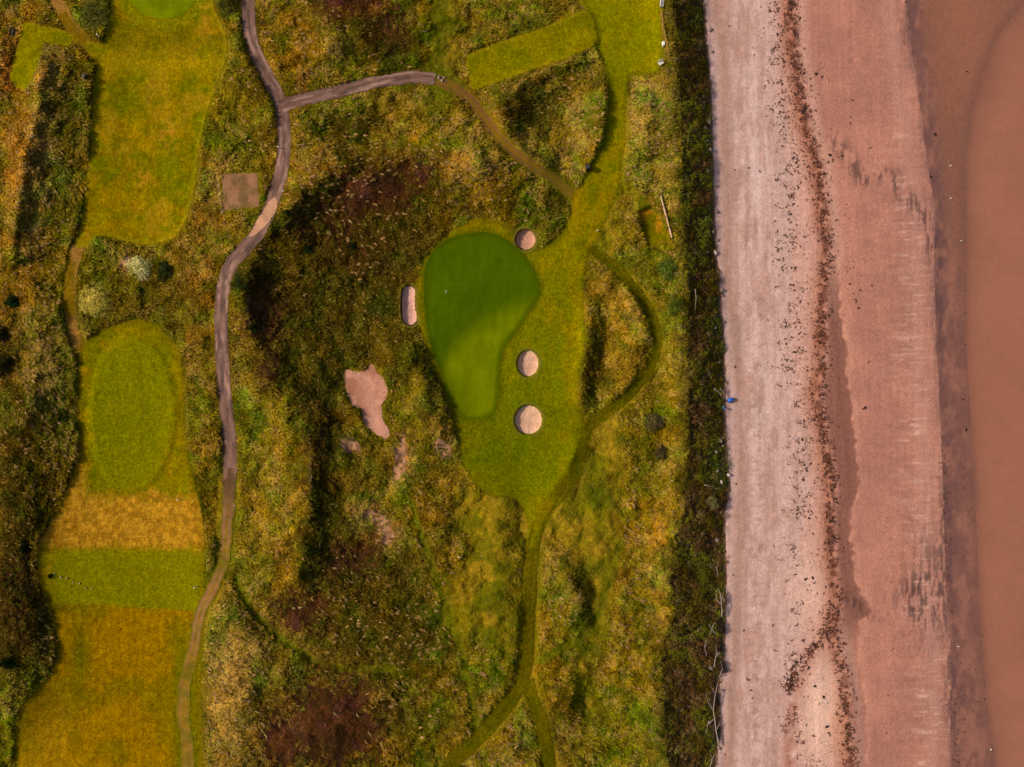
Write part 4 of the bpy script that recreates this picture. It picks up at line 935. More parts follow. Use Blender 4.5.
keep = (ms > 3) & (hb > .12 + .5 * r) & (x < c_belt(y))
x, y, hb = x[keep], y[keep], hb[keep]; n = len(x)
hc = mixc(np.ones((n, 3)) * lin((98, 62, 32)), lin((112, 66, 60)), ss(.5, .7, fbm(x, y, 14, 105)) * ss(0, 1, hb))
hc = mixc(hc, lin((66, 46, 28)), ss(.45, .7, fbm(x, y, 20, 106)) * .8) * (.9 + .9 * noise(x, y, 4, 107))[:, None]
q = noise(x, y, 5, 108)
V, F, c = leaves(W(x, y, -.05), .28 + .3 * q, .2 + .35 * q, hc * np.array([1.0, .84, .82]), 44, .06, 26)
tag(mesh_obj('heather', V, F, M_HEATH, None, c, nrm=np.repeat(canopy_normal(x, y), 44 * 4, 0)), 'low brown and purple heather in dark patches across the dunes', 'heather', kind='stuff')

x, y = jitter_points(3.3, 640, 740, -50, 820, 35)
r = rng.uniform(0, 1, len(x)); cb = c_belt(y); cs = c_beach(y)
u = (x - cb) / (cs - cb)
keep = (x > cb - 12 * noise(x, y, 14, 391) - 12 * r ** 3 + 4) & (x < cs - 3.5 + 6 * noise(y, y, 7, 421) * noise(y, y, 2.5, 422)) & ((u < .9) | (r < .6)) & (samp(MS, x, y) > 1)
x, y, u = x[keep], y[keep], u[keep]; n = len(x)
q = noise(x, y, 6, 109); q2 = fbm(x, y, 18, 110)
sc = np.ones((n, 3)) * lin((74, 62, 18))
sc = mixc(sc, lin((94, 98, 26)), ss(.42, .7, q2) * .9)
sc = mixc(sc, lin((70, 92, 28)), ss(.5, .7, fbm(x, y, 24, 112)) * ss(.35, .8, u) * .8)
sc = mixc(sc, lin((92, 66, 48)), ss(.5, .7, fbm(x, y, 14, 111)) * .8)
sc = mixc(sc, lin((104, 96, 34)), ss(.25, 0, u) * .7) 
sc = mixc(sc, lin((112, 98, 84)), (rng.uniform(0, 1, n) < .06) * .7) * (.62 + .75 * noise(x, y, 4, 113))[:, None]
V, F, c = leaves(W(x, y, -.1), .3 + .75 * q ** 1.5, .25 + 1.0 * q ** 1.5 * (1 - .75 * ss(.6, .95, u)), sc * np.array([2.1, 1.85, 1.3]), 75, .085, 36, .45)
tag(mesh_obj('coastal_scrub', V, F, M_LEAF2, None, c), 'dense dark scrub belt on the bank between course and beach', 'scrub', kind='stuff')

# ------------------------------------------------------------------ single shrubs
def shrub(label, px, py, rx, ry, h, col, col2, nlob=9, nl=260, size=.09, name='shrub', group=None, cat='shrub'):
    r = np.random.default_rng(int(px * 7 + py * 13)); k = M * (H - 4) / H
    root = thing(name, label, cat, w1(px, py, -.05), 0, group)
    P, R, Hh = [], [], []
    for i in range(nlob):
        a = i * 2.4; d = math.sqrt(i / nlob) * .75
        P.append((math.cos(a) * d * rx * k, math.sin(a) * d * ry * k, h * .12 * r.uniform(0, 1)))
        R.append(k * (rx + ry) * .5 * r.uniform(.36, .55)); Hh.append(h * (1 - .45 * d) * r.uniform(.75, 1.05))
    P = np.array(P); cc = np.array([lin(col) * (1 - t) + lin(col2) * t for t in r.uniform(0, 1, nlob)]) * 1.3
    V, F, c = leaves(P, np.array(R), np.array(Hh), cc, nl, size, int(px), .5)
    mesh_obj('foliage', V, F, M_LEAF2, root, c)
    st = MB()
    for i in range(0, nlob, 2):
        p = P[i]; st.tube([(0, 0, 0), (p[0] * .4, p[1] * .4, Hh[i] * .35), (p[0] * .9, p[1] * .9, Hh[i] * .75)], [.06, .045, .015], 6)
    st.build('stems', M_BARK, root, True)
    return root
shrub('pale silvery green shrub below the rounded end of the upper left strip', 141, 268, 14, 13, 2.4, (150,152,60), (230,214,150), 11, 320, .085)
shrub('low dark green clump added as the shadow on the right side of the silvery shrub', 166, 271, 10, 11, 1.0, (38,48,20), (54,60,26), 8)  # dark foliage added where the silvery shrub casts its shadow
shrub('broad yellow-green shrub beside the worn walk, left of the round-topped tee', 97, 302, 17, 18, 2.3, (160,146,44), (212,190,90), 15, 320, .085)
shrub('dark round evergreen bush alone on the gold rough at the left edge', 14, 302, 9, 8, 1.4, (20,38,16), (30,50,18), 7)
shrub('dark bush at the left edge, upper of a dark pair', 4, 334, 9, 11, 1.3, (22,24,12), (40,40,18), 7)
shrub('larger dark bush at the left edge, lower of a dark pair', 4, 366, 11, 15, 1.5, (20,20,12), (36,34,18), 9)
shrub('small black-green bush on the dim slope left of the brown dry turf', 24, 547, 7, 6, 1.0, (16,22,10), (30,34,14), 6)
shrub('low dark bush on the lower left slope above the bright grass', 8, 662, 8, 8, 1.2, (20,30,12), (34,42,16), 6)
shrub('tiny round dark bush at the edge of the lower left mown strip', 50.5, 576, 3, 2.8, .6, (18,18,10), (30,26,14), 4, 120, .06)
shrub('leafy green and brown thicket left of the upper left strip', 94, 16, 15, 20, 1.4, (74,78,24), (112,104,40), 15, 260, .09, 'thicket', None, 'thicket')
shrub('leafy thicket at the top edge between the upper left strip and the path', 230, 5, 12, 14, 1.3, (62,58,18), (96,88,30), 10, 240, .09, 'thicket', None, 'thicket')
shrub('small dark green bush close to the right edge of the path bend', 288, 212, 5, 4.5, .9, (26,40,14), (42,54,18), 5, 180, .07)
shrub('near-black bush in the dark hollow midway between path and green', 353, 247, 6, 6, .9, (18,28,12), (34,40,16), 6)
shrub('dark bush on the dark dune top above the hollow', 308, 250, 7, 6, 1.0, (26,40,16), (40,54,20), 6)
shrub('dark spiky bush on the ridge beside the narrow pale scar', 253, 328, 6, 7, 1.0, (24,34,14), (44,48,20), 6)
shrub('dark green bush low on the ridge left of the pale scar', 240, 283, 8, 10, 1.0, (34,48,18), (60,66,24), 7)
shrub('bright green bush where the belt meets the sunken tee', 668, 270, 12, 13, 1.5, (70,88,24), (92,104,34), 12)
shrub('leafy green bush lower on the belt edge opposite the hollow', 674, 305, 9, 12, 1.3, (72,86,22), (96,100,30), 9)
shrub('grey-brown rounded bush in the gold rough below the sunken walk', 655, 422, 12, 10, 1.2, (72,64,38), (104,92,48), 10)
shrub('second grey-brown bush just below the first, beside the gold rough', 661, 452, 10, 9, 1.1, (64,58,32), (96,84,46), 8)
shrub('dark thorny bush at the foot of the bank below the long bleached branch fork', 720, 628, 6, 8, 1.0, (44,34,30), (66,50,42), 7, 200, .07)
shrub('dark thorny bush overhanging the sand, lower of two near the driftwood', 722, 667, 5, 8, .9, (44,34,30), (70,54,44), 6, 200, .07)
shrub('olive bush at the very edge of the sand beside pale stones', 713, 503, 7, 8, 1.1, (84,78,44), (110,100,58), 7)

# ------------------------------------------------------------------ seaweed
r = np.random.default_rng(77)
def weed_bits(n, cxf, spread, y0, y1, smin, smax, clump, seed):
    r = np.random.default_rng(seed)
    y = r.uniform(y0, y1, n * 4); x = cxf(y) + r.normal(0, 1, n * 4) * spread
    k = fbm(x, y, 5 if smax > .3 else 9, seed, 3); ok = k > np.quantile(k, clump); x, y = x[ok][:n], y[ok][:n]
    return x, y, r.uniform(0, 1, len(x)) ** 2 * (smax - smin) + smin
sets = [weed_bits(3400, lambda y: c_wrack(y) - 1, 4.6, -50, 820, .10, .36, .4, 201),
        weed_bits(2600, c_scat, 9, -50, 820, .06, .30, .55, 202),
        weed_bits(1100, lambda y: (c_wrack(y) + c_scat(y)) / 2, 10, -50, 820, .05, .22, .5, 203),
        weed_bits(160, lambda y: c_wrack(y) + 22, 13, 60, 330, .05, .2, .5, 204),
        weed_bits(300, lambda y: np.interp(y, [600, 650, 680, 700], [838, 812, 790, 789]), 3, 628, 690, .1, .35, .3, 205),
        weed_bits(260, lambda y: np.interp(y, [560, 640, 660, 676, 690], [834, 826, 800, 790, 789]), 2.5, 600, 695, .12, .34, .3, 215),
        weed_bits(300, lambda y: c_e1(y) + 3, 3, 430, 800, .05, .2, .4, 216),
        weed_bits(130, lambda y: 966 + 0 * y, 7, 660, 800, .06, .22, .5, 206),
        weed_bits(350, lambda y: 918 + 0 * y, 14, 520, 660, .04, .15, .5, 207),
        weed_bits(900, lambda y: 745 + 0 * y, 26, -50, 820, .03, .09, .3, 208)]
x = np.concatenate([s[0] for s in sets]); y = np.concatenate([s[1] for s in sets]); sz = np.concatenate([s[2] for s in sets])
n = len(x); P = W(x, y, .03)
def frond(P, sz, seed, nf=5):
    r = np.random.default_rng(seed); n = len(P)
    az = r.uniform(0, 6.283, (n, nf)); L = sz[:, None] * r.uniform(.4, 1.2, (n, nf)); w = sz[:, None] * r.uniform(.07, .17, (n, nf))
    ox = P[:, 0, None] + r.normal(0, .35, (n, nf)) * sz[:, None]; oy = P[:, 1, None] + r.normal(0, .35, (n, nf)) * sz[:, None]; oz = P[:, 2, None] + .02
    dx, dy = np.cos(az), np.sin(az); hz = sz[:, None] * r.uniform(.1, .35, (n, nf))
    pts = [(-.6, -1, 0), (-.6, 1, 0), (0, 1.2, 1), (0, -1.2, 1), (.7, .5, .2), (.7, -.5, .2)]
    V = np.stack([np.stack([ox + dx * L * a - dy * w * b, oy + dy * L * a + dx * w * b, oz + hz * h - (0 if h else .02)], -1) for a, b, h in pts], 2).reshape(-1, 3)
    b = np.arange(n * nf)[:, None] * 6
    F = np.concatenate([b + np.array([0, 3, 2, 1]), b + np.array([3, 5, 4, 2])], 0)
    return V, F
V, F = frond(P, sz * 1.1, 78, 4)
cw = mixc(np.ones((n, 3)) * lin((62, 38, 30)), lin((120, 62, 36)), (rng.uniform(0, 1, n) < .4) * .8)
tag(mesh_obj('seaweed', V, F, M_WEED, None, np.repeat(np.repeat(cw, 4, 0), 6, 0)), 'dark seaweed strewn along the tide lines on the beach', 'seaweed', kind='stuff')
weeds = []
for i in range(5):
    V, F = frond(np.zeros((3, 3)) + np.random.default_rng(i).normal(0, .08, (3, 3)) * [1, 1, 0], np.array([.26, .2, .16]), 300 + i, 7)
    cc = np.ones((len(V), 3)) * lin((50, 32, 28)) * np.random.default_rng(i).uniform(.7, 1.4, (len(V), 1))
    weeds.append((V, F, cc))
spots = [(816,74,1.3),(822,77,1),(829,155,1.2),(833,160,1),(842,156,.9),(735,170,.7),(748,168,.8),(760,172,.8),(729,26,.7),(735,367,.8),(736,484,.8),(733,575,.7),(744,630,.8),(748,680,1),(751,690,.8),(752,698,.7),(725,754,.7),
         (849,284,.8),(856,300,1),(858,308,.9),(860,290,.8),(864,408,1.4),(872,286,.7),(868,362,.8),(935,135,1.2),(931,177,1),(967,72,.9),(966,429,1),(963,400,.8),(988,516,1),(992,669,.9),(982,635,.5),(826,727,1.3),(829,733,1.2),(823,697,1.1),(815,686,1.2),(808,668,1.3),(814,736,.9),(806,725,.8),(784,62,1),(782,84,1),(770,12,.9),(777,34,1),(788,118,1),(793,158,1.1),(796,163,1.1),(798,187,1),(790,215,1),(785,235,1.1),(795,268,1),(790,285,.9),(800,302,1),(795,352,1),(806,470,1.2),(803,480,1),(809,518,1),(806,579,1.3),(812,577,1.1),(797,625,1),(803,640,1.1),(870,148,.8),(852,100,.8),(850,124,.7),(888,695,.6),(886,733,.6)]
first = {}
for i, (px, py, s) in enumerate(spots):
    k = i % 5
    if k not in first:
        V, F, cc = weeds[k]; o = mesh_obj('seaweed_clump', V, F, M_WEED, None, cc); first[k] = o
    else:
        o = first[k].copy(); C.objects.link(o)
    o.location = w1(px, py, .05); o.rotation_euler = (0, 0, i * 1.7); o.scale = (s, s, s)
    tag(o, 'loose dark clump of seaweed lying clear of the main tide lines', 'seaweed', 'loose seaweed clumps on the sand')

# ------------------------------------------------------------------ stones
def stone_mesh(seed, mat_):
    r = np.random.default_rng(seed); me = bpy.data.meshes.new('stone'); import bmesh
    bm = bmesh.new(); bmesh.ops.create_icosphere(bm, subdivisions=2, radius=.5)
    ax = r.uniform(.7, 1.2, 3) * [1, 1, .6]; off = r.uniform(0, 9, 3)
    for v in bm.verts:
        n_ = 1 + .18 * math.sin(v.co.x * 5 + off[0]) * math.cos(v.co.y * 6 + off[1]) + .12 * math.sin(v.co.z * 9 + off[2])
        v.co = Vector((v.co.x * ax[0] * n_, v.co.y * ax[1] * n_, v.co.z * ax[2] * n_))
    bm.to_mesh(me); bm.free(); me.materials.append(mat_); return me
SM = [stone_mesh(i, M_ROCK) for i in range(4)] + [stone_mesh(9 + i, M_ROCKP) for i in range(3)]
def stone(px, py, s, k, label, group=None, dz=.12):
    o = bpy.data.objects.new('stone', SM[k]); C.objects.link(o); o.location = w1(px, py, s * dz + .04); o.scale = (s, s, s); o.rotation_euler = (.2 * k, .1, px)
    return tag(o, label, 'stone', group)
bank = [(703,4),(709,30),(711,52),(713,118),(708,122),(704,128),(706,140),(709,150),(707,171),(714,186),(709,200),(715,212),(716,240),(712,232),(720,290),(714,328),(723,322),(719,440),(715,452),(722,446),(720,512),(716,540),(723,600),(709,605),(717,652),(710,668),(721,690),(708,722),(718,748),(711,760)]
for i, (px, py) in enumerate(bank):
    stone(px + 1, py, .4 + .45 * ((i * 37) % 10) / 10, i % 4, 'weathered grey stone at the foot of the scrub bank', 'grey stones along the foot of the bank')
for px, py, s, lb in ((728,475,.95,'large pale round stone on the sand at the foot of the bank'),(721,482,.6,'pale stone among scrub just left of the large round one'),(717,471,.55,'smaller pale stone inside the scrub edge above the driftwood plank'),(707,252,.6,'small pale stone high on the dark bank'),(715,253,.7,'white stone at the sand edge level with the top of the round-shouldered green'),(707,171,.5,'whitish stone in the scrub level with the dark bin')):
    stone(px, py, s, 4 + int(px) % 3, lb)
for px, py, s, k in ((439,78,.55,0),(442,81,.45,5),(436,76,.4,2),(444,78,.35,1)): stone(px, py, s, k, 'small stone in the heap at the blunt end of the paved branch', 'stones heaped at the path end', .3)
for i in range(7): stone(55 + i * 6.2, 573 + i * 2.6 + (i % 2) * 1.5, .2 + .06 * (i % 3), 4 + i % 3, 'small whitish stone in the broken row across the mown green band', 'whitish stones in a broken row', .3)

# ------------------------------------------------------------------ driftwood
def drift(label, limbs, name='driftwood', cat='driftwood', r0=.12, wood=None):
    r0 *= .72
    """limbs: lists of (px, py, dz); first is the trunk"""
    a = limbs[0][0]; o = w1(a[0], a[1], 0); root = thing(name, label, cat, o)
    for j, pts in enumerate(limbs):
        P = [w1(p[0], p[1], p[2]) - o for p in pts]
        Q = []
        for i in range(len(P) - 1):
            for t in (0, .33, .66): Q.append(P[i].lerp(P[i + 1], t) + Vector(np.random.default_rng(i + j * 7 + int(a[0])).normal(0, .03, 3)))
        Q.append(P[-1]); R = [(r0 if j == 0 else r0 * .6) * (1 - .75 * i / (len(Q) - 1)) for i in range(len(Q))]
        mb = MB(); mb.tube(Q, R, 7); mb.build('trunk' if j == 0 else 'limb', wood or M_WOOD, root, True)
    return root
drift('longest bleached driftwood tree with forked limbs at the bottom of the bank', [[(718,745,.5),(714,725,.7),(712,708,.8),(714,690,.9),(716,680,.9)],[(712,708,.8),(707,700,.9),(704,690,1.0)],[(713,716,.8),(707,722,.8),(704,732,.8)],[(715,728,.7),(719,720,.8)],[(714,692,.9),(709,684,1)]], r0=.17)
drift('bleached branch fork pointing up the shore from the thorny bushes', [[(721,616,.5),(720,604,.8),(719,592,.9),(716,586,1)],[(720,604,.8),(715,598,.9),(714,588,1)],[(720,598,.8),(722,590,.8)]], r0=.14)
drift('short white broken stump with stubby limbs left of the dark thorny bush', [[(714,632,.8),(710,627,1),(707,622,1.1)],[(710,627,1),(708,632,1.1)],[(710,626,1),(713,620,1.1)]], r0=.15)
drift('thin pale branch in the scrub left of the thorny bushes', [[(705,654,.9),(703,645,1),(704,637,1.1)],[(703,646,1),(706,641,1.1)]], r0=.09)
drift('pair of pale driftwood limbs beside the blue barrel', [[(713,388,1),(717,392,.8),(721,397,.6)],[(719,388,.8),(722,393,.6),(723,399,.5)]], r0=.15)
drift('short straight driftwood plank in the scrub near the pale stones', [[(703,484,1.1),(708,485,1),(713,486,.9)]], r0=.14)
drift('small white driftwood stick lying on the open beach in the seaweed', [[(790,438,.14),(795,439.5,.16),(801,440,.14)],[(796,439.5,.16),(799,437,.16)]], r0=.13, wood=M_ROCKP)
drift('slim bleached branch lying in the upper scrub beside the green bush', [[(693,290,1.3),(694,300,1.3),(693,312,1.3)],[(694,300,1.3),(697,295,1.3)]], r0=.08)
drift('grey tangled branch low on the bank below the thorny bushes', [[(713,665,.8),(715,652,.8),(714,642,.9)],[(715,655,.8),(719,650,.8)]], r0=.1)

drift('small forked pale branch hanging off the bank just above the bleached branch fork', [[(716,574,.9),(715,566,1),(717,559,1)],[(715,568,1),(712,562,1.1)]], r0=.08)
drift('thin curved pale branch at the sand edge beside the lower thorny bush', [[(718,676,.6),(721,668,.6),(719,659,.7)],[(721,668,.6),(724,663,.6)]], r0=.08)
drift('little pale branch fork at the bottom edge of the bank', [[(709,764,.7),(711,755,.8),(708,747,.9)],[(711,756,.8),(714,750,.8)]], r0=.09)
shrub('grey-brown thorny bush at the bank foot around the long driftwood tree', 713, 700, 6, 12, .8, (56,44,36), (84,68,54), 8, 200, .07)
shrub('grey-brown thorny bush at the bank foot, lowest before the bottom edge', 714, 733, 5, 10, .8, (52,42,34), (80,66,52), 7, 200, .07)
shrub('rounded brown bush on the bank foot between the two dark thorny bushes', 717, 648, 5, 7, .8, (60,46,38), (90,72,58), 6, 200, .07)
# ------------------------------------------------------------------ made things
# blue barrel
b = thing('barrel', 'bright blue plastic barrel washed up at the foot of the bank', 'barrel', w1(729.5, 400, .38), .5)
mb = MB(); n = 20; V = []; prof = [(-.46,.26),(-.45,.31),(-.3,.34),(-.16,.35),(-.14,.37),(-.11,.35),(.11,.35),(.14,.37),(.16,.35),(.3,.34),(.45,.31),(.46,.26)]
for px, rr in prof: V += [(px, math.cos(6.283 * k / n) * rr, math.sin(6.283 * k / n) * rr) for k in range(n)]
F = [tuple(range(n)), tuple(range(len(V) - 1, len(V) - n - 1, -1))] + [(i * n + k, i * n + (k + 1) % n, (i + 1) * n + (k + 1) % n, (i + 1) * n + k) for i in range(len(prof) - 1) for k in range(n)]
mb.add(V, F); mb.build('drum', M_BLUE, b, True)
mb = MB(); mb.tube([(.46, .12, .1), (.5, .12, .1)], [.05, .05], 10); mb.build('bung', M_WHITE, b)
# torn blue sheet scrap behind it
o = w1(723, 408, .5); mb = MB(); V = []; F = []
for j in range(6):
    for i in range(6): V.append(((i - 2.5) * .11, (j - 2.5) * .1, .12 * math.sin(i * 1.4 + j) + .06 * math.cos(j * 2.1)))
for j in range(5):
    for i in range(5):
        if (i, j) not in ((0, 0), (4, 4)): F.append((j * 6 + i, j * 6 + i + 1, j * 6 + i + 7, j * 6 + i + 6))
mb.add(V, F); s = mb.build('plastic_sheet', flat_mat('faded blue sheet', (58,84,140), .5, .2), None, True); s.location = o
tag(s, 'small crumpled faded blue plastic scrap in the scrub below the barrel', 'plastic scrap')
# flagstick
f = thing('golf_flag', 'white flag on its stick standing in the putting green', 'golf flag', w1(446, 292.5, .08))
mb = MB(); mb.tube([(0, 0, -.1), (0, 0, 2.1)], [.02, .014], 8); mb.build('pole', M_WHITE, f, True)
mb = MB(); V = []; F = []
for i in range(7):
    for j in range(4): V.append((i * .075, .05 * math.sin(i * 1.1), 2.1 - j * .12 - .01 * i))
for i in range(6):
    for j in range(3): F.append((i * 4 + j, i * 4 + j + 1, i * 4 + j + 5, i * 4 + j + 4))
mb.add(V, F); fl = mb.build('flag', M_RED, f, True); fl.modifiers.new('thick', 'SOLIDIFY').thickness = .012
mb = MB(); mb.tube([(0, 0, .0), (0, 0, .012)], [.07, .07], 16); mb.build('cup_rim', M_WHITE, f)
# white board on the sunken tee
a = w1(660, 196.5); c_ = w1(671.2, 238.5); L = (c_ - a).length; ang = math.atan2(c_.y - a.y, c_.x - a.x)
b = thing('board_wall', 'long white board edging the sunken tee next to the dark scrub', 'board', (a + c_) / 2 + Vector((0, 0, .35)), ang)
sl = math.atan2(c_.z - a.z, math.hypot(c_.x - a.x, c_.y - a.y)); b.rotation_euler = (0, -sl, ang)
for j in range(4):
    mb = MB(); mb.box(((j - 1.5) * L / 4, 0, .1), (L / 4 - .03, .12, .4), 0, 0, 1, .02); mb.build('board', M_PINE, b)
for j in range(5):
    mb = MB(); mb.box(((j - 2) * L / 4, -.18, -.05), (.12, .1, .8), 0, 0, 1, .015); mb.build('post', M_DARK, b)
# litter bins: dark slatted box on a post frame
def bin_(label, px, py, s=1.0, rz=.2):
    b = thing('litter_bin', label, 'litter bin', w1(px, py, .0), rz)
    mb = MB(); mb.box((0, 0, .5 * s), (.62 * s, .62 * s, .9 * s), 0, 0, .92, .03)
    for k in range(4):
        for j in (-1.5, -.5, .5, 1.5):
            q = k * math.pi / 2; mb.box((math.cos(q) * .32 * s - math.sin(q) * j * .14 * s, math.sin(q) * .32 * s + math.cos(q) * j * .14 * s, .5 * s), (.03, .11 * s, .86 * s) if k % 2 == 0 else (.11 * s, .03, .86 * s), 0, 0, 1, .006)
    mb.build('slatted_body', M_DARK, b)
    mb = MB(); mb.tube([(0, 0, .93 * s), (0, 0, 1.0 * s), (0, 0, 1.02 * s)], [.3 * s, .3 * s, .24 * s], 18); mb.build('lid', M_DARK, b, False)
    mb = MB(); mb.tube([(0, 0, -.2), (0, 0, .1)], [.1, .1], 8); mb.build('foot', M_METAL, b)
bin_('dark litter bin at the pointed foot of the grassy hollow beside the fairway', 587.5, 168.5, 1.15)
bin_('dark litter bin in the rough at the upper left edge of the long mown strip', 87, 78, .95, .5)
# bench by the corner tee
b = thing('bench', 'small dark wooden bench at the left of the corner tee', 'bench', w1(15.5, 33.5, .0), 1.3)
for j in range(3): mb = MB(); mb.box((0, -.14 + j * .15, .45), (1.2, .12, .04)); mb.build('seat_slat', M_DARK, b)
mb = MB(); mb.box((0, .3, .72), (1.2, .04, .3), 0, -.15); mb.build('backrest', M_DARK, b)
for sx in (-.5, .5):
    for sy in (-.15, .22): mb = MB(); mb.box((sx, sy, .2), (.08, .08, .46)); mb.build('leg', M_DARK, b)
# white benches, marker block by the top right strip
def wbench(label, px, py, L_, rz, dark=False):
    b = thing('bench', label, 'bench', w1(px, py, .05), rz)
    for j in range(4): mb = MB(); mb.box((0, -.21 + j * .14, .45), (L_, .12, .04)); mb.build('seat_slat', M_WHITE, b)
    for j in range(2): mb = MB(); mb.box((0, .33, .62 + j * .16), (L_, .035, .12), 0, -.15); mb.build('back_slat', M_WHITE, b)
    for sx in (-L_ / 2 + .1, L_ / 2 - .1):
        for sy in (-.18, .26): mb = MB(); mb.box((sx, sy, .2), (.07, .07, .48)); mb.build('leg', M_WHITE, b)
wbench('white bench against the top edge beside the yellow grass line', 661.5, 3.5, 1.5, 1.45)
wbench('short white bench at the lower end of the yellow grass line', 660.3, 64, .85, .45)
b = thing('tee_box_marker', 'small white block midway along the yellow grass line', 'marker block', w1(663, 44.8, .04), .15)
mb = MB(); mb.box((0, 0, .3), (.42, .7, .56), 0, 0, .92, .04); mb.build('block', M_WHITE, b)
mb = MB(); mb.box((0, 0, .61), (.3, .5, .05)); mb.build('cap', M_WHITE, b)
# marker posts
def mpost(label, px, py, h=.8):
    b = thing('marker_post', label, 'post', w1(px, py, .0))
    mb = MB(); mb.box((0, 0, h / 2), (.12, .12, h), 0, 0, .95, .015); mb.build('shaft', M_WHITE, b)
    mb = MB(); mb.box((0, 0, h + .02), (.17, .17, .05)); mb.build('cap', M_WHITE, b)
mpost('white marker post on the lower right edge of the round-topped tee', 179.5, 499)
mpost('slim white post at the right end of the green band', 197, 586, 1.1)
mpost('white post at the left side of the path below the junction', 279, 148, .6)
mpost('white post at the right side of the path above the sandy oval', 284, 192, .6)
mpost('white post at the foot of the upper left thicket', 100, 37, .9)
mpost('white post on the bare ground between bunker and sunken tee', 597, 231, .6)
mpost('white post just left of the sunken tee hollow edge', 560, 233, .35) if False else None

# pale edging stalks: a low straw-coloured grass bank beside the white benches
t = np.linspace(0, 1, 220); ex = np.interp(t, [0, .3, .6, 1], [660.5, 662, 665, 668.5]); ey = 12 + t * 49
V, F, c = blades(W(ex, ey, .02), np.full(220, .5), np.full(220, .14), np.ones((220, 3)) * lin((190, 150, 60)), np.full(220, .5), 14, 44, .03, .1, (220, 180, 100))
tag(mesh_obj('grass_edging', V, F, M_LEAF, None, c, nrm=np.repeat(canopy_normal(ex, ey), 14 * 6, 0)), 'thin line of straw yellow grass edging the top right strip', 'grass', kind='stuff')
# bright grass crest lines along lips of hollows, tees and the dune scar
def crest(lines, label, colr, step=.9, hh=.4):
    X, Y = [], []
    for P in lines:
        P = smooth_open(P, 4); d = np.r_[0, np.cumsum(np.hypot(*np.diff(P, axis=0).T))]; t = np.arange(0, d[-1], step)
        X.append(np.interp(t, d, P[:, 0]) + rng.normal(0, .6, len(t))); Y.append(np.interp(t, d, P[:, 1]) + rng.normal(0, .6, len(t)))
    X = np.concatenate(X); Y = np.concatenate(Y); n = len(X)
    V, F, c = blades(W(X, Y, .02), np.full(n, hh) * rng.uniform(.6, 1.1, n), np.full(n, .2), np.ones((n, 3)) * lin(colr), np.full(n, .35), 9, 45, .04, .1)
    tag(mesh_obj('grass_crest', V, F, M_LEAF, None, c, nrm=np.repeat(canopy_normal(X, Y), 9 * 6, 0)), label, 'grass', kind='stuff')
crest([[(490,86),(510,93),(525,79),(560,65),(590,50)],[(494,106),(503,126),(516,143),(537,158),(563,172)],[(46,44),(42,58),(38,70),(33,82),(26,92)]], 'lines of longer yellow grass on the lips of the hollow and the corner tee', (150, 128, 44))
crest([[(218,176),(219,192),(221,206),(226,228),(230,240)],[(307,430),(311,450),(310,470),(311,492)],[(248,296),(247,310),(251,328)],[(575,602),(580,592),(577,610),(573,622)]], 'pale bleached grass in short broken lines on dune crests', (190, 160, 104))

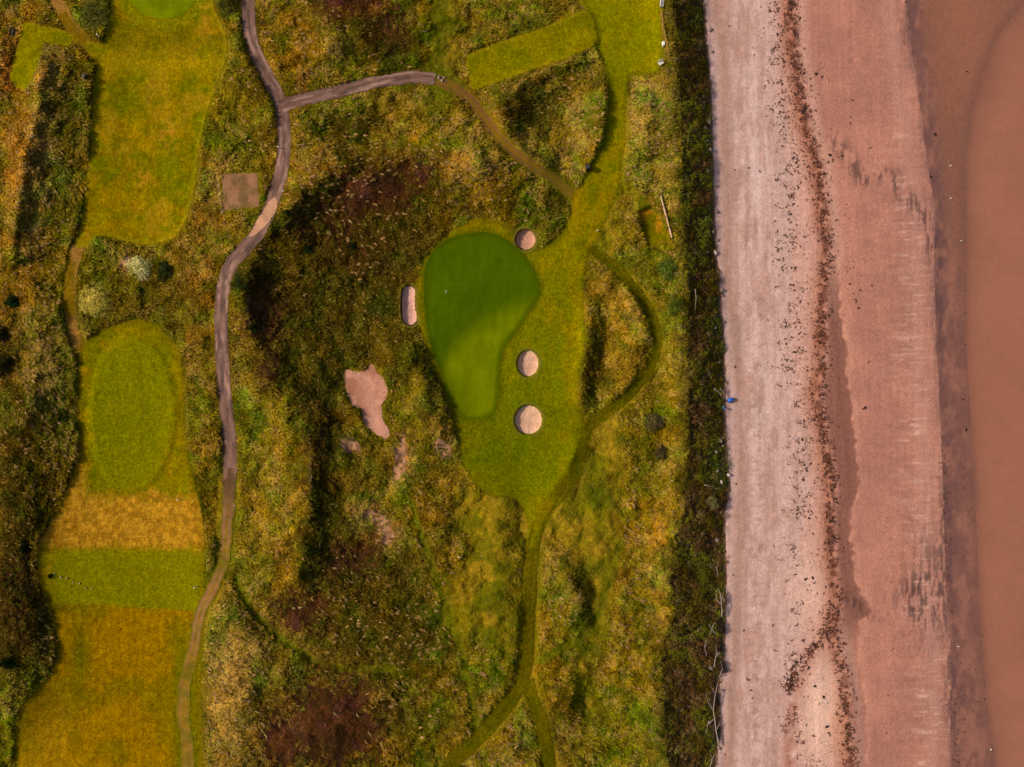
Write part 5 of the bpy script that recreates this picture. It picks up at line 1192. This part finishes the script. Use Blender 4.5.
# birds standing on the flats
def bird(label, px, py, rz, s=1.0):
    b = thing('gull', label, 'bird', w1(px, py, .06), rz); s *= .62; b.scale = (s, s, s)
    mb = MB(); mb.tube([(-.34, 0, .2), (-.26, 0, .21), (-.15, 0, .22), (0, 0, .22), (.1, 0, .24), (.17, 0, .29), (.21, 0, .34), (.25, 0, .36), (.29, 0, .35)], [.02, .05, .085, .1, .09, .06, .05, .055, .025], 12); mb.build('body', M_FEATH, b, True)
    for sy in (-1, 1):
        mb = MB(); mb.tube([(.1, sy * .075, .25), (-.05, sy * .09, .27), (-.22, sy * .06, .25), (-.38, sy * .02, .24)], [.03, .055, .04, .008], 8); mb.build('wing', M_FEATG, b, True)
        mb = MB(); mb.tube([(0, sy * .03, .14), (0, sy * .03, 0), (.05, sy * .03, 0)], [.012, .01, .008], 6); mb.build('leg', M_BEAK, b)
    mb = MB(); mb.tube([(.29, 0, .35), (.35, 0, .335)], [.018, .005], 6); mb.build('beak', M_BEAK, b)
bird('white gull on the dark wet flat, topmost of all the gulls', 950, 166, .3)
bird('white gull on the dark wet flat, second from the top', 950, 198.5, 2.4)
bird('white gull at the edge of the brown water above the gull pair gap', 960.5, 241, 3.0)
bird('white gull on the purple wet sand beside the dark silt streaks', 957.5, 646, .1)
bird('white gull at the tide edge near the bottom of the picture', 990, 749, 1.2)
bird('gull low on the pale sand among seaweed opposite the driftwood bank', 808, 562, 1.9)

# ------------------------------------------------------------------ light, sky, camera
EL, AZ = 33.0, 279.0       # sun from the left and slightly above
sun = bpy.data.lights.new('sun', 'SUN'); sun.energy = 3.5; sun.angle = math.radians(5); sun.color = (1.0, .89, .74)
so = bpy.data.objects.new('sun', sun); C.objects.link(so)
el, az = math.radians(EL), math.radians(AZ)
sdv = Vector((math.cos(el) * math.sin(az), math.cos(el) * math.cos(az), math.sin(el)))
so.rotation_euler = sdv.to_track_quat('Z', 'Y').to_euler(); so.location = sdv * 200
wd = bpy.data.worlds.new('World'); S.world = wd; wd.use_nodes = True; nt = wd.node_tree; nt.nodes.clear()
sk = N(nt, 'ShaderNodeTexSky'); sk.sky_type = 'NISHITA'; sk.sun_disc = False; sk.sun_elevation = el; sk.sun_rotation = az
sk.dust_density = 4.0; sk.ozone_density = 0.0
bg = N(nt, 'ShaderNodeBackground'); bg.inputs[1].default_value = .09; wo = N(nt, 'ShaderNodeOutputWorld')
nt.links.new(sk.outputs[0], bg.inputs[0]); nt.links.new(bg.outputs[0], wo.inputs[0])
cam = bpy.data.cameras.new('camera'); co = bpy.data.objects.new('camera', cam); C.objects.link(co)
cam.sensor_width = 36; cam.lens = 36 / 2 / (512 * M / H); cam.clip_end = 4000; cam.clip_start = 1
co.location = (0, 0, H); co.rotation_euler = (0, 0, 0); S.camera = co
S.view_settings.view_transform = 'Standard'; S.view_settings.look = 'None'; S.view_settings.exposure = .17; S.view_settings.gamma = 1
print('tufts', NT)
